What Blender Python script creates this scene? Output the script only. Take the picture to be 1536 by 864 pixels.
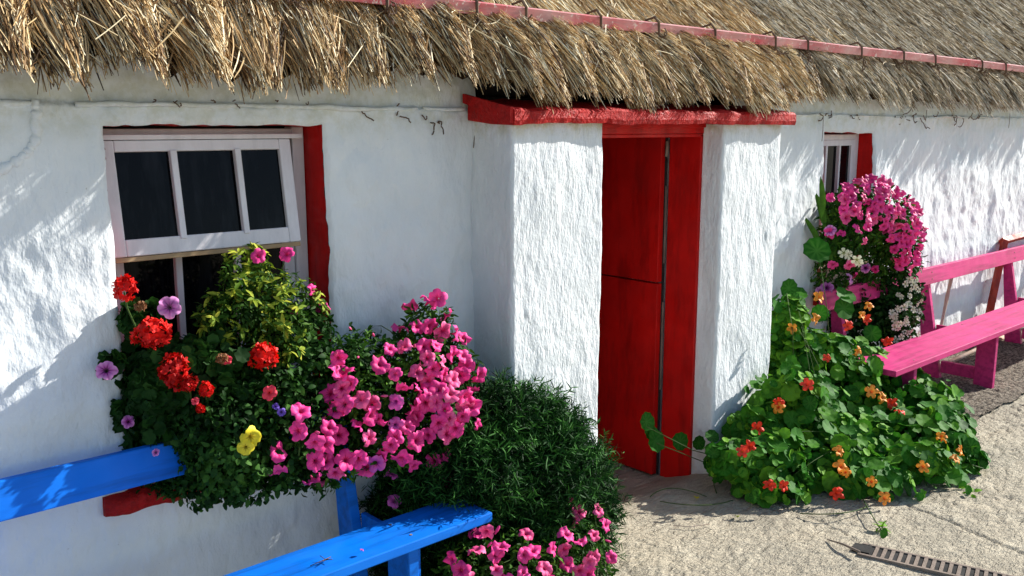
import bpy, math, random
import numpy as np
from mathutils import Vector, Matrix
for o in list(bpy.data.objects): bpy.data.objects.remove(o)
scene = bpy.context.scene
COL = scene.collection
R = math.radians
# ------------------------------------------------------------------ camera
CAMY, CAMH, FPX = -2.823, 1.9, 1370.0
PITCH = math.atan(242 / FPX); YAWF = math.atan(1532 / math.hypot(FPX, 242))
cam_d = bpy.data.cameras.new('camera'); cam = bpy.data.objects.new('camera', cam_d); COL.objects.link(cam)
cam.location = (0, CAMY, CAMH)
cam.rotation_euler = (math.pi / 2 - PITCH, 0, YAWF - math.pi / 2)
cam_d.sensor_width = 36; cam_d.lens = FPX / 1536 * 36; cam_d.clip_start = .05; cam_d.clip_end = 2000
scene.camera = cam
# ------------------------------------------------------------------ light: sun from the right, a little in front of the wall
SUN = Vector((1.0, -0.27, 0.60)).normalized()
elev = math.asin(SUN.z)
w = bpy.data.worlds.new('World'); scene.world = w; w.use_nodes = True
nt = w.node_tree; bg = nt.nodes['Background']
sky = nt.nodes.new('ShaderNodeTexSky'); sky.sky_type = 'NISHITA'; sky.sun_disc = False
sky.sun_elevation = elev; sky.sun_rotation = math.atan2(SUN.x, SUN.y)
sky.air_density = 1.0; sky.dust_density = 0.4; sky.ozone_density = 1.2
nt.links.new(sky.outputs[0], bg.inputs[0]); bg.inputs[1].default_value = 0.100
sd = bpy.data.lights.new('sun', 'SUN'); sd.energy = 5.0; sd.angle = R(.5); sd.color = (1.0, .955, .88)
so = bpy.data.objects.new('sun', sd); COL.objects.link(so); so.rotation_euler = SUN.to_track_quat('Z', 'Y').to_euler()
so.location = (6, -4, 6)
scene.view_settings.view_transform = 'Standard'; scene.view_settings.look = 'None'
scene.view_settings.exposure = 0.84; scene.view_settings.gamma = 1.0
scene.render.engine = 'CYCLES'
scene.cycles.max_bounces = 6; scene.cycles.transparent_max_bounces = 8
# ------------------------------------------------------------------ projection helpers (points of the place measured from the photo)
_F = np.array([math.cos(YAWF) * math.cos(PITCH), math.sin(YAWF) * math.cos(PITCH), -math.sin(PITCH)])
_R = np.array([math.sin(YAWF), -math.cos(YAWF), 0.]); _U = np.cross(_R, _F); _C = np.array([0, CAMY, CAMH])
def ray(x, y): return _F + _R * (x - 768) / FPX - _U * (y - 432) / FPX
def at(x, y, axis, val):
    v = ray(x, y); return _C + (val - _C[axis]) / v[axis] * v
rng = np.random.default_rng(7); random.seed(7)
M = 0.26          # the main wall plane; the porch front is y = 0
# ------------------------------------------------------------------ noise
def vnoise(x, y, seed=0):
    x = np.asarray(x, float); y = np.asarray(y, float) + 0 * x; x = x + 0 * y
    xi = np.floor(x).astype(np.int64); yi = np.floor(y).astype(np.int64); fx = x - xi; fy = y - yi
    fx = fx * fx * (3 - 2 * fx); fy = fy * fy * (3 - 2 * fy)
    def h(a, b):
        n = (a * 374761393 + b * 668265263 + seed * 1442695041) & 0xffffffff
        n = ((n ^ (n >> 13)) * 1274126177) & 0xffffffff
        return ((n ^ (n >> 16)) & 0xffff) / 32767.5 - 1
    return (h(xi, yi) * (1 - fx) + h(xi + 1, yi) * fx) * (1 - fy) + (h(xi, yi + 1) * (1 - fx) + h(xi + 1, yi + 1) * fx) * fy
def sstep(a, b, x):
    t = np.clip((x - a) / (b - a), 0, 1); return t * t * (3 - 2 * t)
# ------------------------------------------------------------------ mesh helpers
def mesh_np(name, V, faces, attrs=None, smooth=False):
    """V (n,3); faces: list of (m,k) int arrays; attrs: name -> per-vertex float"""
    me = bpy.data.meshes.new(name)
    V = np.asarray(V, np.float32); me.vertices.add(len(V)); me.vertices.foreach_set('co', V.ravel())
    faces = [np.asarray(f, np.int32) for f in faces if len(f)]
    loops = np.concatenate([f.ravel() for f in faces]); me.loops.add(len(loops)); me.loops.foreach_set('vertex_index', loops)
    tot = np.concatenate([np.full(len(f), f.shape[1], np.int32) for f in faces])
    st = np.concatenate([[0], np.cumsum(tot)[:-1]]).astype(np.int32)
    me.polygons.add(len(tot)); me.polygons.foreach_set('loop_start', st)
    me.polygons.foreach_set('loop_total', tot)
    me.polygons.foreach_set('use_smooth', np.full(len(tot), smooth, bool))
    me.update(calc_edges=True)
    for k, a in (attrs or {}).items():
        at_ = me.attributes.new(k, 'FLOAT', 'POINT'); at_.data.foreach_set('value', np.asarray(a, np.float32))
    me.validate(); return me
def link(name, me, mat=None, parent=None, loc=None, rot=None, scale=None):
    o = bpy.data.objects.new(name, me); COL.objects.link(o)
    if mat is not None and not me.materials: me.materials.append(mat)
    if parent is not None: o.parent = parent
    if loc is not None: o.location = loc
    if rot is not None: o.rotation_euler = rot
    if scale is not None: o.scale = (scale,) * 3 if not hasattr(scale, '__len__') else scale
    return o
def tag(o, label=None, cat=None, group=None, kind=None):
    for k, v in (('label', label), ('category', cat), ('group', group), ('kind', kind)):
        if v: o[k] = v
    return o
def empty(name, loc=(0, 0, 0), parent=None):
    o = bpy.data.objects.new(name, None); COL.objects.link(o); o.location = loc; o.empty_display_size = .1
    if parent is not None: o.parent = parent
    return o
class MB:
    def __init__(s): s.V = []; s.F3 = []; s.F4 = []; s.n = 0; s.A = []
    def add(s, V, F, a=0.0):
        V = np.asarray(V, float); F = np.asarray(F, int)
        s.V.append(V); (s.F4 if F.shape[1] == 4 else s.F3).append(F + s.n); s.n += len(V)
        s.A.append(np.full(len(V), a) if np.isscalar(a) else a)
    def build(s, name, mat, parent=None, smooth=False, bevel=0, org=None):
        V = np.concatenate(s.V)
        if org is not None: V = V - np.asarray(org)
        fs = []
        if s.F3: fs.append(np.concatenate(s.F3))
        if s.F4: fs.append(np.concatenate(s.F4))
        me = mesh_np(name, V, fs, {'tint': np.concatenate(s.A)}, smooth)
        o = link(name, me, mat, parent)
        if org is not None: o.location = org
        if bevel:
            b = o.modifiers.new('b', 'BEVEL'); b.width = bevel; b.segments = 2; b.limit_method = 'ANGLE'
        return o
    def box(s, lo, hi, wob=0.0, a=0.0):
        x0, y0, z0 = lo; x1, y1, z1 = hi
        V = np.array([(x0, y0, z0), (x1, y0, z0), (x1, y1, z0), (x0, y1, z0), (x0, y0, z1), (x1, y0, z1), (x1, y1, z1), (x0, y1, z1)])
        if wob: V = V + rng.uniform(-wob, wob, V.shape)
        s.add(V, [(0, 3, 2, 1), (4, 5, 6, 7), (0, 1, 5, 4), (1, 2, 6, 5), (2, 3, 7, 6), (3, 0, 4, 7)], a)
    def hexa(s, V, a=0.0):
        s.add(V, [(0, 3, 2, 1), (4, 5, 6, 7), (0, 1, 5, 4), (1, 2, 6, 5), (2, 3, 7, 6), (3, 0, 4, 7)], a)
    def tube(s, P, r, n=7, a=0.0):
        P = np.asarray(P, float); k = len(P); r = np.broadcast_to(r, (k,))
        T = np.gradient(P, axis=0); T /= np.linalg.norm(T, axis=1)[:, None] + 1e-9
        up = np.array([0, 0, 1.]) if abs(T[0][2]) < .9 else np.array([1., 0, 0])
        A = np.cross(T, up); A /= np.linalg.norm(A, axis=1)[:, None] + 1e-9; B = np.cross(T, A)
        ang = np.arange(n) * 2 * math.pi / n
        V = (P[:, None] + r[:, None, None] * (np.cos(ang)[None, :, None] * A[:, None] + np.sin(ang)[None, :, None] * B[:, None])).reshape(-1, 3)
        F = []
        for i in range(k - 1):
            for j in range(n):
                F.append((i * n + j, i * n + (j + 1) % n, (i + 1) * n + (j + 1) % n, (i + 1) * n + j))
        V = np.vstack([V, P[0], P[-1]]); c0 = len(V) - 2
        s.add(V, F, a); s.F3.append(np.array([(c0, (j + 1) % n, j) for j in range(n)] + [(c0 + 1, (k - 1) * n + j, (k - 1) * n + (j + 1) % n) for j in range(n)]) + s.n - len(V))
# ------------------------------------------------------------------ materials
def mat(name, rough=.6, spec=.4):
    m = bpy.data.materials.new(name); m.use_nodes = True; t = m.node_tree; b = t.nodes['Principled BSDF']
    b.inputs['Roughness'].default_value = rough; b.inputs['Specular IOR Level'].default_value = spec
    return m, t, b
def N(t, typ, **kw):
    n = t.nodes.new(typ)
    for k, v in kw.items():
        if k.startswith('i_'):
            key = k[2:].replace('_', ' '); n.inputs[int(key) if key.isdigit() else key].default_value = v
        else: setattr(n, k, v)
    return n
def coords(t, scale=(1, 1, 1)):
    g = N(t, 'ShaderNodeNewGeometry'); mp = N(t, 'ShaderNodeMapping'); mp.inputs['Scale'].default_value = scale
    t.links.new(g.outputs['Position'], mp.inputs[0]); return mp.outputs[0]
def noise(t, scale, detail=3, rough=.55, vec=None, sc=(1, 1, 1)):
    n = N(t, 'ShaderNodeTexNoise'); n.inputs['Scale'].default_value = scale; n.inputs['Detail'].default_value = detail
    n.inputs['Roughness'].default_value = rough
    t.links.new(vec if vec is not None else coords(t, sc), n.inputs['Vector']); return n.outputs[0]
def ramp(t, fac, stops):
    r = N(t, 'ShaderNodeValToRGB'); e = r.color_ramp.elements
    while len(e) < len(stops): e.new(.5)
    for i, (p, c) in enumerate(stops):
        e[i].position = p; e[i].color = (*c, 1) if hasattr(c, '__len__') else (c, c, c, 1)
    t.links.new(fac, r.inputs[0]); return r.outputs[0]
def mixc(t, fac, a, b):
    m = N(t, 'ShaderNodeMix', data_type='RGBA')
    for s_, v in ((0, fac), (6, a), (7, b)):
        if hasattr(v, 'is_linked'): t.links.new(v, m.inputs[s_])
        elif s_ == 0: m.inputs[0].default_value = v
        else: m.inputs[s_].default_value = (*v, 1)
    return m.outputs[2]
def math_(t, op, a, b=0.0):
    n = N(t, 'ShaderNodeMath', operation=op)
    for i, v in ((0, a), (1, b)):
        if hasattr(v, 'is_linked'): t.links.new(v, n.inputs[i])
        else: n.inputs[i].default_value = v
    return n.outputs[0]
def bump(t, b, h, dist, strength=1.0, prev=None):
    n = N(t, 'ShaderNodeBump'); n.inputs['Distance'].default_value = dist; n.inputs['Strength'].default_value = strength
    t.links.new(h, n.inputs['Height'])
    if prev is not None: t.links.new(prev, n.inputs['Normal'])
    t.links.new(n.outputs[0], b.inputs['Normal']); return n.outputs[0]
def posz(t):
    g = N(t, 'ShaderNodeNewGeometry'); s = N(t, 'ShaderNodeSeparateXYZ'); t.links.new(g.outputs['Position'], s.inputs[0]); return s.outputs

def limewash(name, streak):
    m, t, b = mat(name, .75, .3)
    c = mixc(t, ramp(t, noise(t, 2.2, 5, .6), [(.35, 0.), (.7, 1.)]), (.77, .80, .81), (.66, .70, .72))
    # grime flecks and green-yellow algae under the thatch line
    c = mixc(t, ramp(t, noise(t, 55, 4, .7), [(.68, 0.), (.76, .55)]), c, (.32, .31, .27))
    z = posz(t)[2]
    band = math_(t, 'MULTIPLY', ramp(t, z_map(t, z, 1.84, 1.93), [(0, 0.), (1, 1.)]), ramp(t, noise(t, 14, 5, .7), [(.42, 0.), (.62, 1.)]))
    c = mixc(t, math_(t, 'MULTIPLY', band, .75 if streak else .3), c, (.38, .36, .13))
    low = math_(t, 'MULTIPLY', ramp(t, z_map(t, z, .35, 0.0), [(0, 0.), (1, 1.)]), ramp(t, noise(t, 7, 4, .6), [(.4, 0.), (.65, 1.)]))
    c = mixc(t, math_(t, 'MULTIPLY', low, .6), c, (.45, .38, .22))
    t.links.new(c, b.inputs['Base Color'])
    if streak: h1 = noise(t, 1, 3, .65, sc=(170, 170, 62)); h2 = noise(t, 1, 3, .6, sc=(80, 80, 27))
    else: h1 = noise(t, 1, 3, .6, sc=(85, 85, 42)); h2 = noise(t, 1, 3, .5, sc=(26, 26, 16))
    p0_ = bump(t, b, noise(t, 1, 3, .5, sc=(9, 9, 6)), .02, .6)
    p = bump(t, b, h2, .0085 if streak else .008, .85, p0_)
    bump(t, b, h1, .0045 if streak else .003, .8, p)
    return m
def z_map(t, z, a, b_):
    n = N(t, 'ShaderNodeMapRange'); n.inputs[1].default_value = a; n.inputs[2].default_value = b_; t.links.new(z, n.inputs[0]); return n.outputs[0]
WALL = limewash('limewash', False); PIER = limewash('brushed_limewash', True)

def paint(name, col, dark, rough=.35, bscale=(30, 30, 30), bd=.002, chips=None, grain=.7):
    m, t, b = mat(name, rough, .5)
    c = mixc(t, ramp(t, noise(t, 3.5, 5, .6), [(.35, 0.), (.7, 1.)]), col, dark); b.inputs['Specular IOR Level'].default_value = .22
    c = mixc(t, ramp(t, noise(t, 1, 4, .65, sc=tuple(v * .6 for v in bscale)), [(.46, 0.), (.70, grain)]), c, tuple(v * .5 for v in dark))
    if chips: c = mixc(t, ramp(t, noise(t, 34, 5, .7), [(chips[1], 0.), (chips[1] + .03, 1.)]), c, chips[0])
    t.links.new(c, b.inputs['Base Color']); bump(t, b, noise(t, 1, 4, .6, sc=bscale), bd, .7)
    t.links.new(ramp(t, noise(t, 9, 3), [(.3, rough * .8), (.7, min(1, rough * 1.4))]), b.inputs['Roughness'])
    return m
RED = paint('red_paint', (.60, .006, .004), (.44, .004, .003), .5, (22, 22, 5), .003, ((.13, .012, .008), .69))
REDSLAB = paint('red_rough_paint', (.48, .007, .006), (.34, .006, .005), .55, (70, 70, 60), .012, ((.55, .25, .18), .68))
BLUE = paint('blue_paint', (.001, .175, .74), (.001, .14, .64), .5, (4, 40, 40), .0012, ((.01, .04, .12), .79))
PINKP = paint('pink_paint', (.62, .035, .20), (.50, .028, .15), .55, (4, 45, 45), .0015, ((.75, .25, .38), .70))
BATT = paint('faded_pink_paint', (.58, .10, .12), (.72, .44, .42), .5, (5, 40, 40), .002, ((.70, .55, .50), .60))
WHITEP = paint('white_window_paint', (.76, .74, .77), (.64, .62, .64), .45, (40, 40, 8), .002, ((.25, .22, .2), .72), .22)
TAN = paint('bare_timber', (.42, .30, .17), (.30, .2, .11), .7, (5, 60, 60), .003)
RUST = paint('rusty_iron', (.20, .155, .125), (.30, .24, .19), .85, (90, 90, 90), .004)
STICK = paint('weathered_wood', (.42, .26, .16), (.55, .45, .38), .7, (60, 60, 12), .004)
REDWOOD = paint('red_stained_timber', (.42, .045, .02), (.30, .03, .015), .5, (40, 40, 8), .003)
GREYW = paint('grey_bare_wood', (.22, .19, .16), (.12, .10, .08), .8, (60, 60, 12), .002)
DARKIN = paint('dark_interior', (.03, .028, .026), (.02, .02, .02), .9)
m, t, b = mat('glass_dark_room', .04, .5); t.links.new(mixc(t, ramp(t, noise(t, 1, 4, .6, sc=(26, 26, 3)), [(.50, 0.), (.75, 1.)]), (.002, .002, .003), (.010, .011, .014)), b.inputs['Base Color']); b.inputs['Specular IOR Level'].default_value = .1  # grey streaks in the pane colour stand for faint reflections and net curtain
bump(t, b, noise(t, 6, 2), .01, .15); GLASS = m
ROPE = paint('rope_twine', (.10, .06, .04), (.17, .11, .07), .9, (150, 150, 150), .003)

def attr(t, name): a = N(t, 'ShaderNodeAttribute', attribute_name=name); return a.outputs['Fac']
def leafmat(name, stops, trans=.25, rough=.45, spec=.5, noise_s=40, darken=None):
    rough = max(rough, .62); spec = .13
    m, t, b = mat(name, rough, spec)
    c = ramp(t, attr(t, 'tint'), stops)
    if noise_s: c = mixc(t, ramp(t, noise(t, noise_s, 2), [(.4, 0.), (.65, .35)]), c, stops[0][1])
    if darken: # pale radial veins on round leaves
        rad = attr(t, 'vein'); c = mixc(t, math_(t, 'MULTIPLY', rad, .4), c, darken)
    t.links.new(c, b.inputs['Base Color'])
    tr = N(t, 'ShaderNodeBsdfTranslucent'); t.links.new(c, tr.inputs[0]); mx = N(t, 'ShaderNodeMixShader'); mx.inputs[0].default_value = trans
    out = t.nodes['Material Output']; t.links.new(b.outputs[0], mx.inputs[1]); t.links.new(tr.outputs[0], mx.inputs[2]); t.links.new(mx.outputs[0], out.inputs[0])
    return m
def petalmat(name, edge, mid, throat, trans=.14):
    m, t, b = mat(name, .55, .25)
    c = ramp(t, attr(t, 'tint'), [(.0, throat), (.12, throat), (.30, mid), (.9, edge)])
    oi = N(t, 'ShaderNodeObjectInfo'); c = mixc(t, ramp(t, oi.outputs['Random'], [(0, .0), (.45, .0), (1, .30)]), c, tuple(min(1, v * .9 + .06) for v in edge)); c = mixc(t, ramp(t, oi.outputs['Random'], [(0, .6), (.35, .0)]), c, tuple(v * .6 for v in mid))
    t.links.new(c, b.inputs['Base Color'])
    tr = N(t, 'ShaderNodeBsdfTranslucent'); t.links.new(c, tr.inputs[0]); mx = N(t, 'ShaderNodeMixShader'); mx.inputs[0].default_value = trans
    out = t.nodes['Material Output']; t.links.new(b.outputs[0], mx.inputs[1]); t.links.new(tr.outputs[0], mx.inputs[2]); t.links.new(mx.outputs[0], out.inputs[0])
    return m
# ------------------------------------------------------------------ ground
m, t, b = mat('concrete', .9, .25)
c = mixc(t, ramp(t, noise(t, 1.6, 6, .65), [(.35, 0.), (.7, 1.)]), (.46, .40, .295), (.36, .325, .25))
c = mixc(t, ramp(t, noise(t, 1, 4, .75, sc=(38, 75, 60)), [(.60, 0.), (.70, .4)]), c, (.19, .165, .13))
c = mixc(t, ramp(t, noise(t, 5, 4, .7), [(.52, 0.), (.60, .6)]), c, (.55, .49, .37)); c = mixc(t, ramp(t, noise(t, 2.3, 6, .75), [(.54, 0.), (.64, .55)]), c, (.24, .215, .165))
t.links.new(c, b.inputs['Base Color'])
cr = N(t, 'ShaderNodeTexVoronoi', feature='DISTANCE_TO_EDGE'); cr.inputs['Scale'].default_value = .5
nz = N(t, 'ShaderNodeTexNoise'); nz.inputs['Scale'].default_value = 3; nz.inputs['Detail'].default_value = 5
mp = coords(t); t.links.new(mp, nz.inputs[0]); av = N(t, 'ShaderNodeVectorMath', operation='MULTIPLY_ADD'); av.inputs[1].default_value = (.5, .5, .5)
t.links.new(nz.outputs[1], av.inputs[0]); t.links.new(mp, av.inputs[2]); t.links.new(av.outputs[0], cr.inputs['Vector'])
p = bump(t, b, noise(t, 1, 4, .7, sc=(16, 34, 24)), .035, .9)
p = bump(t, b, noise(t, 75, 3, .65), .004, .7, p)
mp2 = N(t, 'ShaderNodeMapping'); mp2.inputs['Rotation'].default_value = (0, 0, R(35)); mp2.inputs['Scale'].default_value = (5, 28, 5); t.links.new(coords(t), mp2.inputs[0])
p = bump(t, b, noise(t, 1, 4, .6, vec=mp2.outputs[0]), .035, .8, p)
bump(t, b, ramp(t, cr.outputs['Distance'], [(0, 0.), (.006, 1.)]), .004, .5, p)
CONC = m
m, t, b = mat('asphalt', .9, .3)
c = mixc(t, ramp(t, noise(t, 42, 3, .8), [(.44, 0.), (.58, 1.)]), (.10, .08, .06), (.46, .39, .30))
t.links.new(c, b.inputs['Base Color']); bump(t, b, noise(t, 60, 4, .8), .06, 1.0); GRAV = m

def gz(x, y):   # the threshold is worn down into the doorway
    return -.10 * sstep(-.02, .34, y) * sstep(3.0, 3.3, x) * (1 - sstep(4.3, 4.5, x)) + .006 * vnoise(x * 3, y * 3, 3) + .003 * vnoise(x * 11, y * 14, 4)
def grid(xs, ys):
    X, Y = np.meshgrid(xs, ys); n, k = len(ys), len(xs)
    idx = np.arange(n * k).reshape(n, k); F = np.stack([idx[:-1, :-1], idx[:-1, 1:], idx[1:, 1:], idx[1:, :-1]], -1).reshape(-1, 4)
    return X, Y, F
xs = np.concatenate([[-400, -100, -20, -5], np.arange(0, 2.6, .04), np.arange(2.6, 8.4, .011), np.arange(8.4, 11, .04), [12, 15, 30, 100, 400]])
ys = np.concatenate([[-400, -100, -20, -5], np.arange(-3, -1.75, .04), np.arange(-1.75, .4, .011), [.42, .5, .6, .8, 2, 5, 30, 100, 400]])
X, Y, Fg = grid(xs, ys); Z = gz(X, Y)
ca, sa = math.cos(.5), math.sin(.5); Ux = X * ca + Y * sa; Uy = -X * sa + Y * ca; fine = (X > 2.6) & (X < 8.4) & (Y > -1.75) & (Y < .4)
rough_ = np.clip(vnoise(X * 1.7, Y * 1.7, 15) + .75, .25, 1.3)
pit = vnoise(Ux * 22, Uy * 42, 16) * .6 + vnoise(Ux * 45, Uy * 80, 17) * .5
Z = Z + fine * rough_ * (.0034 * vnoise(Ux * 9, Uy * 20, 18) + .0026 * pit - .006 * sstep(.35, .75, -pit))
for (p_, q_, w_) in (((1330, 745), (1536, 830), .010), ((1150, 745), (1290, 812), .006)):   # cracks
    a2 = np.array(at(*p_, 2, 0))[:2]; d2 = np.array(at(*q_, 2, 0))[:2] - a2; L2 = np.hypot(*d2); d2 = d2 / L2
    u2 = (X - a2[0]) * d2[0] + (Y - a2[1]) * d2[1]; v2 = (X - a2[0]) * d2[1] - (Y - a2[1]) * d2[0] + .02 * vnoise(u2 * 6, u2 * 0, 19) + .008 * vnoise(u2 * 25, u2 * 0, 20)
    Z = Z - fine * .008 * (np.abs(v2) < w_) * (u2 > 0) * (u2 < L2)
tag(link('ground', mesh_np('ground', np.stack([X, Y, Z], -1).reshape(-1, 3), [Fg], smooth=True), CONC), kind='structure')
xs = np.arange(5.3, 12, .014); X, Y, Fg = grid(xs, np.linspace(0, 1, 64)); Y = (-.62 + .02 * vnoise(X * 4, 0 * X, 9) + .012 * vnoise(X * 19, 0 * X, 10)) * (1 - Y) + (M + .1) * Y
Z = np.maximum(gz(X, Y), gz(X, Y) + .0) + .016 + .006 * vnoise(X * 30, Y * 30, 12) + .006 * vnoise(X * 55, Y * 55, 13)
tag(link('gravel_strip', mesh_np('gravel_strip', np.stack([X, Y, Z], -1).reshape(-1, 3), [Fg], smooth=True), GRAV), kind='structure')

# ================================================================== COTTAGE
cottage = empty('cottage', (3, M, 0))
tag(cottage, 'whitewashed thatched cottage with a red half door and porch under straw eaves', 'cottage')
def child(o):   # keep world placement under the cottage's empty
    o.parent = cottage; o.location = Vector(o.location) - cottage.location; return o
WIN1 = (1.03, 1.84, .66, 1.905); WIN2 = (5.55, 6.215, .80, 1.86); DOOR = (3.13, 4.05)
def warp(X, Z, amp=.006):
    return X + amp * vnoise(X * 7, Z * 9, 21) + .5 * amp * vnoise(X * 25, Z * 33, 22), Z + amp * vnoise(X * 9, Z * 7, 23) + .6 * amp * vnoise(X * 30, Z * 28, 24)
def relief(X, Z):
    return .010 * vnoise(X * 3, Z * 2.6, 31) + .0085 * vnoise(X * 8, Z * 7, 32) + .0040 * vnoise(X * 22, Z * 16, 33) + .0016 * vnoise(X * 60, Z * 33, 34)
def wall_sheet(name, lines_x, z0, z1, dx, dz, yf, holes, material):
    def lin(a, b, cuts, st):
        pts = sorted({a, b, *[c for c in cuts if a < c < b]}); out = []
        for p_, q_ in zip(pts[:-1], pts[1:]): out += list(np.linspace(p_, q_, max(1, round((q_ - p_) / st)), endpoint=False))
        return np.array(out + [pts[-1]])
    xs = lin(lines_x[0], lines_x[1], [h for H in holes for h in H[:2]], dx); zs = lin(z0, z1, [h for H in holes for h in H[2:]], dz)
    X, Z, F = grid(xs, zs); cx = X.ravel()[F].mean(1); cz = Z.ravel()[F].mean(1); keep = np.ones(len(F), bool)
    for H in holes: keep &= ~((cx > H[0]) & (cx < H[1]) & (cz > H[2]) & (cz < H[3]))
    e = np.zeros_like(X)   # softly rounded edge round each opening
    for H in holes:
        dxo = np.maximum(np.maximum(H[0] - X, X - H[1]), 0); dzo = np.maximum(np.maximum(H[2] - Z, Z - H[3]), 0)
        d = np.hypot(dxo, dzo); e = np.maximum(e, np.where((dxo + dzo) < .03, np.clip(1 - d / .02, 0, 1) ** 2 * .012, 0))
    Yv = yf(X, Z) + relief(X, Z) + e; Xw, Zw = warp(X, Z)
    Zw = np.where(Z <= z0 + 1e-6, z0, Zw); Xw = np.where((X <= lines_x[0] + 1e-6) | (X >= lines_x[1] - 1e-6), X, Xw)
    V = np.stack([Xw, Yv, Zw], -1).reshape(-1, 3); F = F[keep]
    used = np.unique(F); mp_ = np.zeros(len(V), int); mp_[used] = np.arange(len(used))
    return child(link(name, mesh_np(name, V[used], [mp_[F]], smooth=True), material))
def yfront(X, Z):    # lip at 1.965 m with the wall setting back above it
    return M + .018 * (Z > 1.975) - .004
wall_sheet('front_wall', (-1.5, 2.60), -.15, 2.17, .010, .010, yfront, [WIN1], WALL)
wall_sheet('front_wall', (4.55, 14.0), -.15, 2.17, .016, .011, yfront, [WIN2], WALL)
# back, ends and ceiling of the house, so that it is a closed body
hb = MB()
hb.box((-1.5, M + .45, -.1), (14, M + .5, 2.1)) if False else None
hb.box((-1.5, 4.6, -.15), (14, 4.8, 2.3)); hb.box((-1.5, M + .03, -.15), (-1.45, 4.59, 2.12)); hb.box((13.95, M + .03, -.15), (14, 4.59, 2.12))
child(hb.build('rear_wall', WALL))
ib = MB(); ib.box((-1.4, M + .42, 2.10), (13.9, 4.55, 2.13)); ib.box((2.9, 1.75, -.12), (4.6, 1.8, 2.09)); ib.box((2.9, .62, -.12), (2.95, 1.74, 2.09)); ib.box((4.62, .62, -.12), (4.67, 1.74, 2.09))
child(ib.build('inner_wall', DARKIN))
# the ledge cord under the thatch, painted over, with gaps
for (a, b_, rr) in ((-1.2, .86, .010), (.95, 2.28, .009), (2.30, 2.52, .006)):
    mbx = MB(); xx = np.arange(a, b_, .02)
    P = np.stack([xx, M - .003 + .004 * vnoise(xx * 6, xx * 0, 41), 1.972 + .004 * vnoise(xx * 3, xx * 0, 42) + .003 * vnoise(xx * 14, xx * 0, 43)], -1)
    mbx.tube(P, rr + .003 * vnoise(xx * 12, xx * 0, 44)); child(mbx.build('eaves_cord', WALL, smooth=True))
mbx = MB(); xx = np.arange(4.75, 13.9, .03)
P = np.stack([xx, M + .0 + .005 * vnoise(xx * 6, xx * 0, 41), 1.972 + .005 * vnoise(xx * 2, xx * 0, 42) + .005 * vnoise(xx * 9, xx * 0, 43)], -1)
mbx.tube(P, .007 + .004 * vnoise(xx * 8, xx * 0, 44)); child(mbx.build('eaves_cord', WALL, smooth=True))
P = [at(x, y, 1, M - .002) for x, y in ((52, 150), (53, 175), (54, 196), (47, 215), (38, 232), (20, 243), (0, 254), (-30, 268))]
mbx = MB(); P = np.array(P); tt = np.linspace(0, 7, 60); P = np.stack([np.interp(tt, range(8), P[:, k]) for k in range(3)], -1)
P += .004 * np.stack([vnoise(tt * 3, tt * 0, 45), 0 * tt, vnoise(tt * 4, tt * 0, 46)], -1)
P[:, 1] -= .008; mbx.tube(P, .015 + .005 * vnoise(tt * 5, tt * 0, 47)); child(mbx.build('painted_rope', WALL, smooth=True))
# knots and frayed twine along the ledge
tw = MB(); TWS = []
def TW(P, r_, n_):
    q = MB(); q.tube(P, r_, n_); child(q.build('twine_end', ROPE))
def squiggle(c, L, seed, r_=.0025, ax=(1, 0, -.2)):
    g = np.random.default_rng(seed); n = 12; d = np.array(ax, float) + g.normal(0, .35, 3) * (1, .25, 1); d /= np.linalg.norm(d); P = [np.array(c)]
    for _ in range(n): d = d + g.normal(0, .5, 3) * (1, .35, 1); d /= np.linalg.norm(d); P.append(P[-1] + d * L / n)
    P = np.array(P); P[:, 1] = np.minimum(P[:, 1], M - .003); return P
for i in range(7): TW(squiggle(at(rng.uniform(560, 715), rng.uniform(168, 184), 1, M - .015), rng.uniform(.03, .09), i, .003), .0028, 5)
for i in range(9): TW(squiggle(at(rng.uniform(220, 480), rng.uniform(150, 157), 1, M - .012), rng.uniform(.012, .035), 60 + i), .002, 5)
for i in range(34): TW(squiggle((rng.uniform(4.8, 10), M - .012, rng.uniform(1.96, 1.985)), rng.uniform(.04, .16), 100 + i), .003, 5)
for x0, y0, y1 in ((1235, 175, 212), (712, 183, 222), (1390, 165, 182), (1515, 170, 192)):
    a_ = at(x0, y0, 1, M - .02); b2 = at(x0 - 2, y1, 1, M - .02); TW([a_, (a_ + b2) / 2 + (.004, 0, 0), b2], .002, 5)
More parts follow.
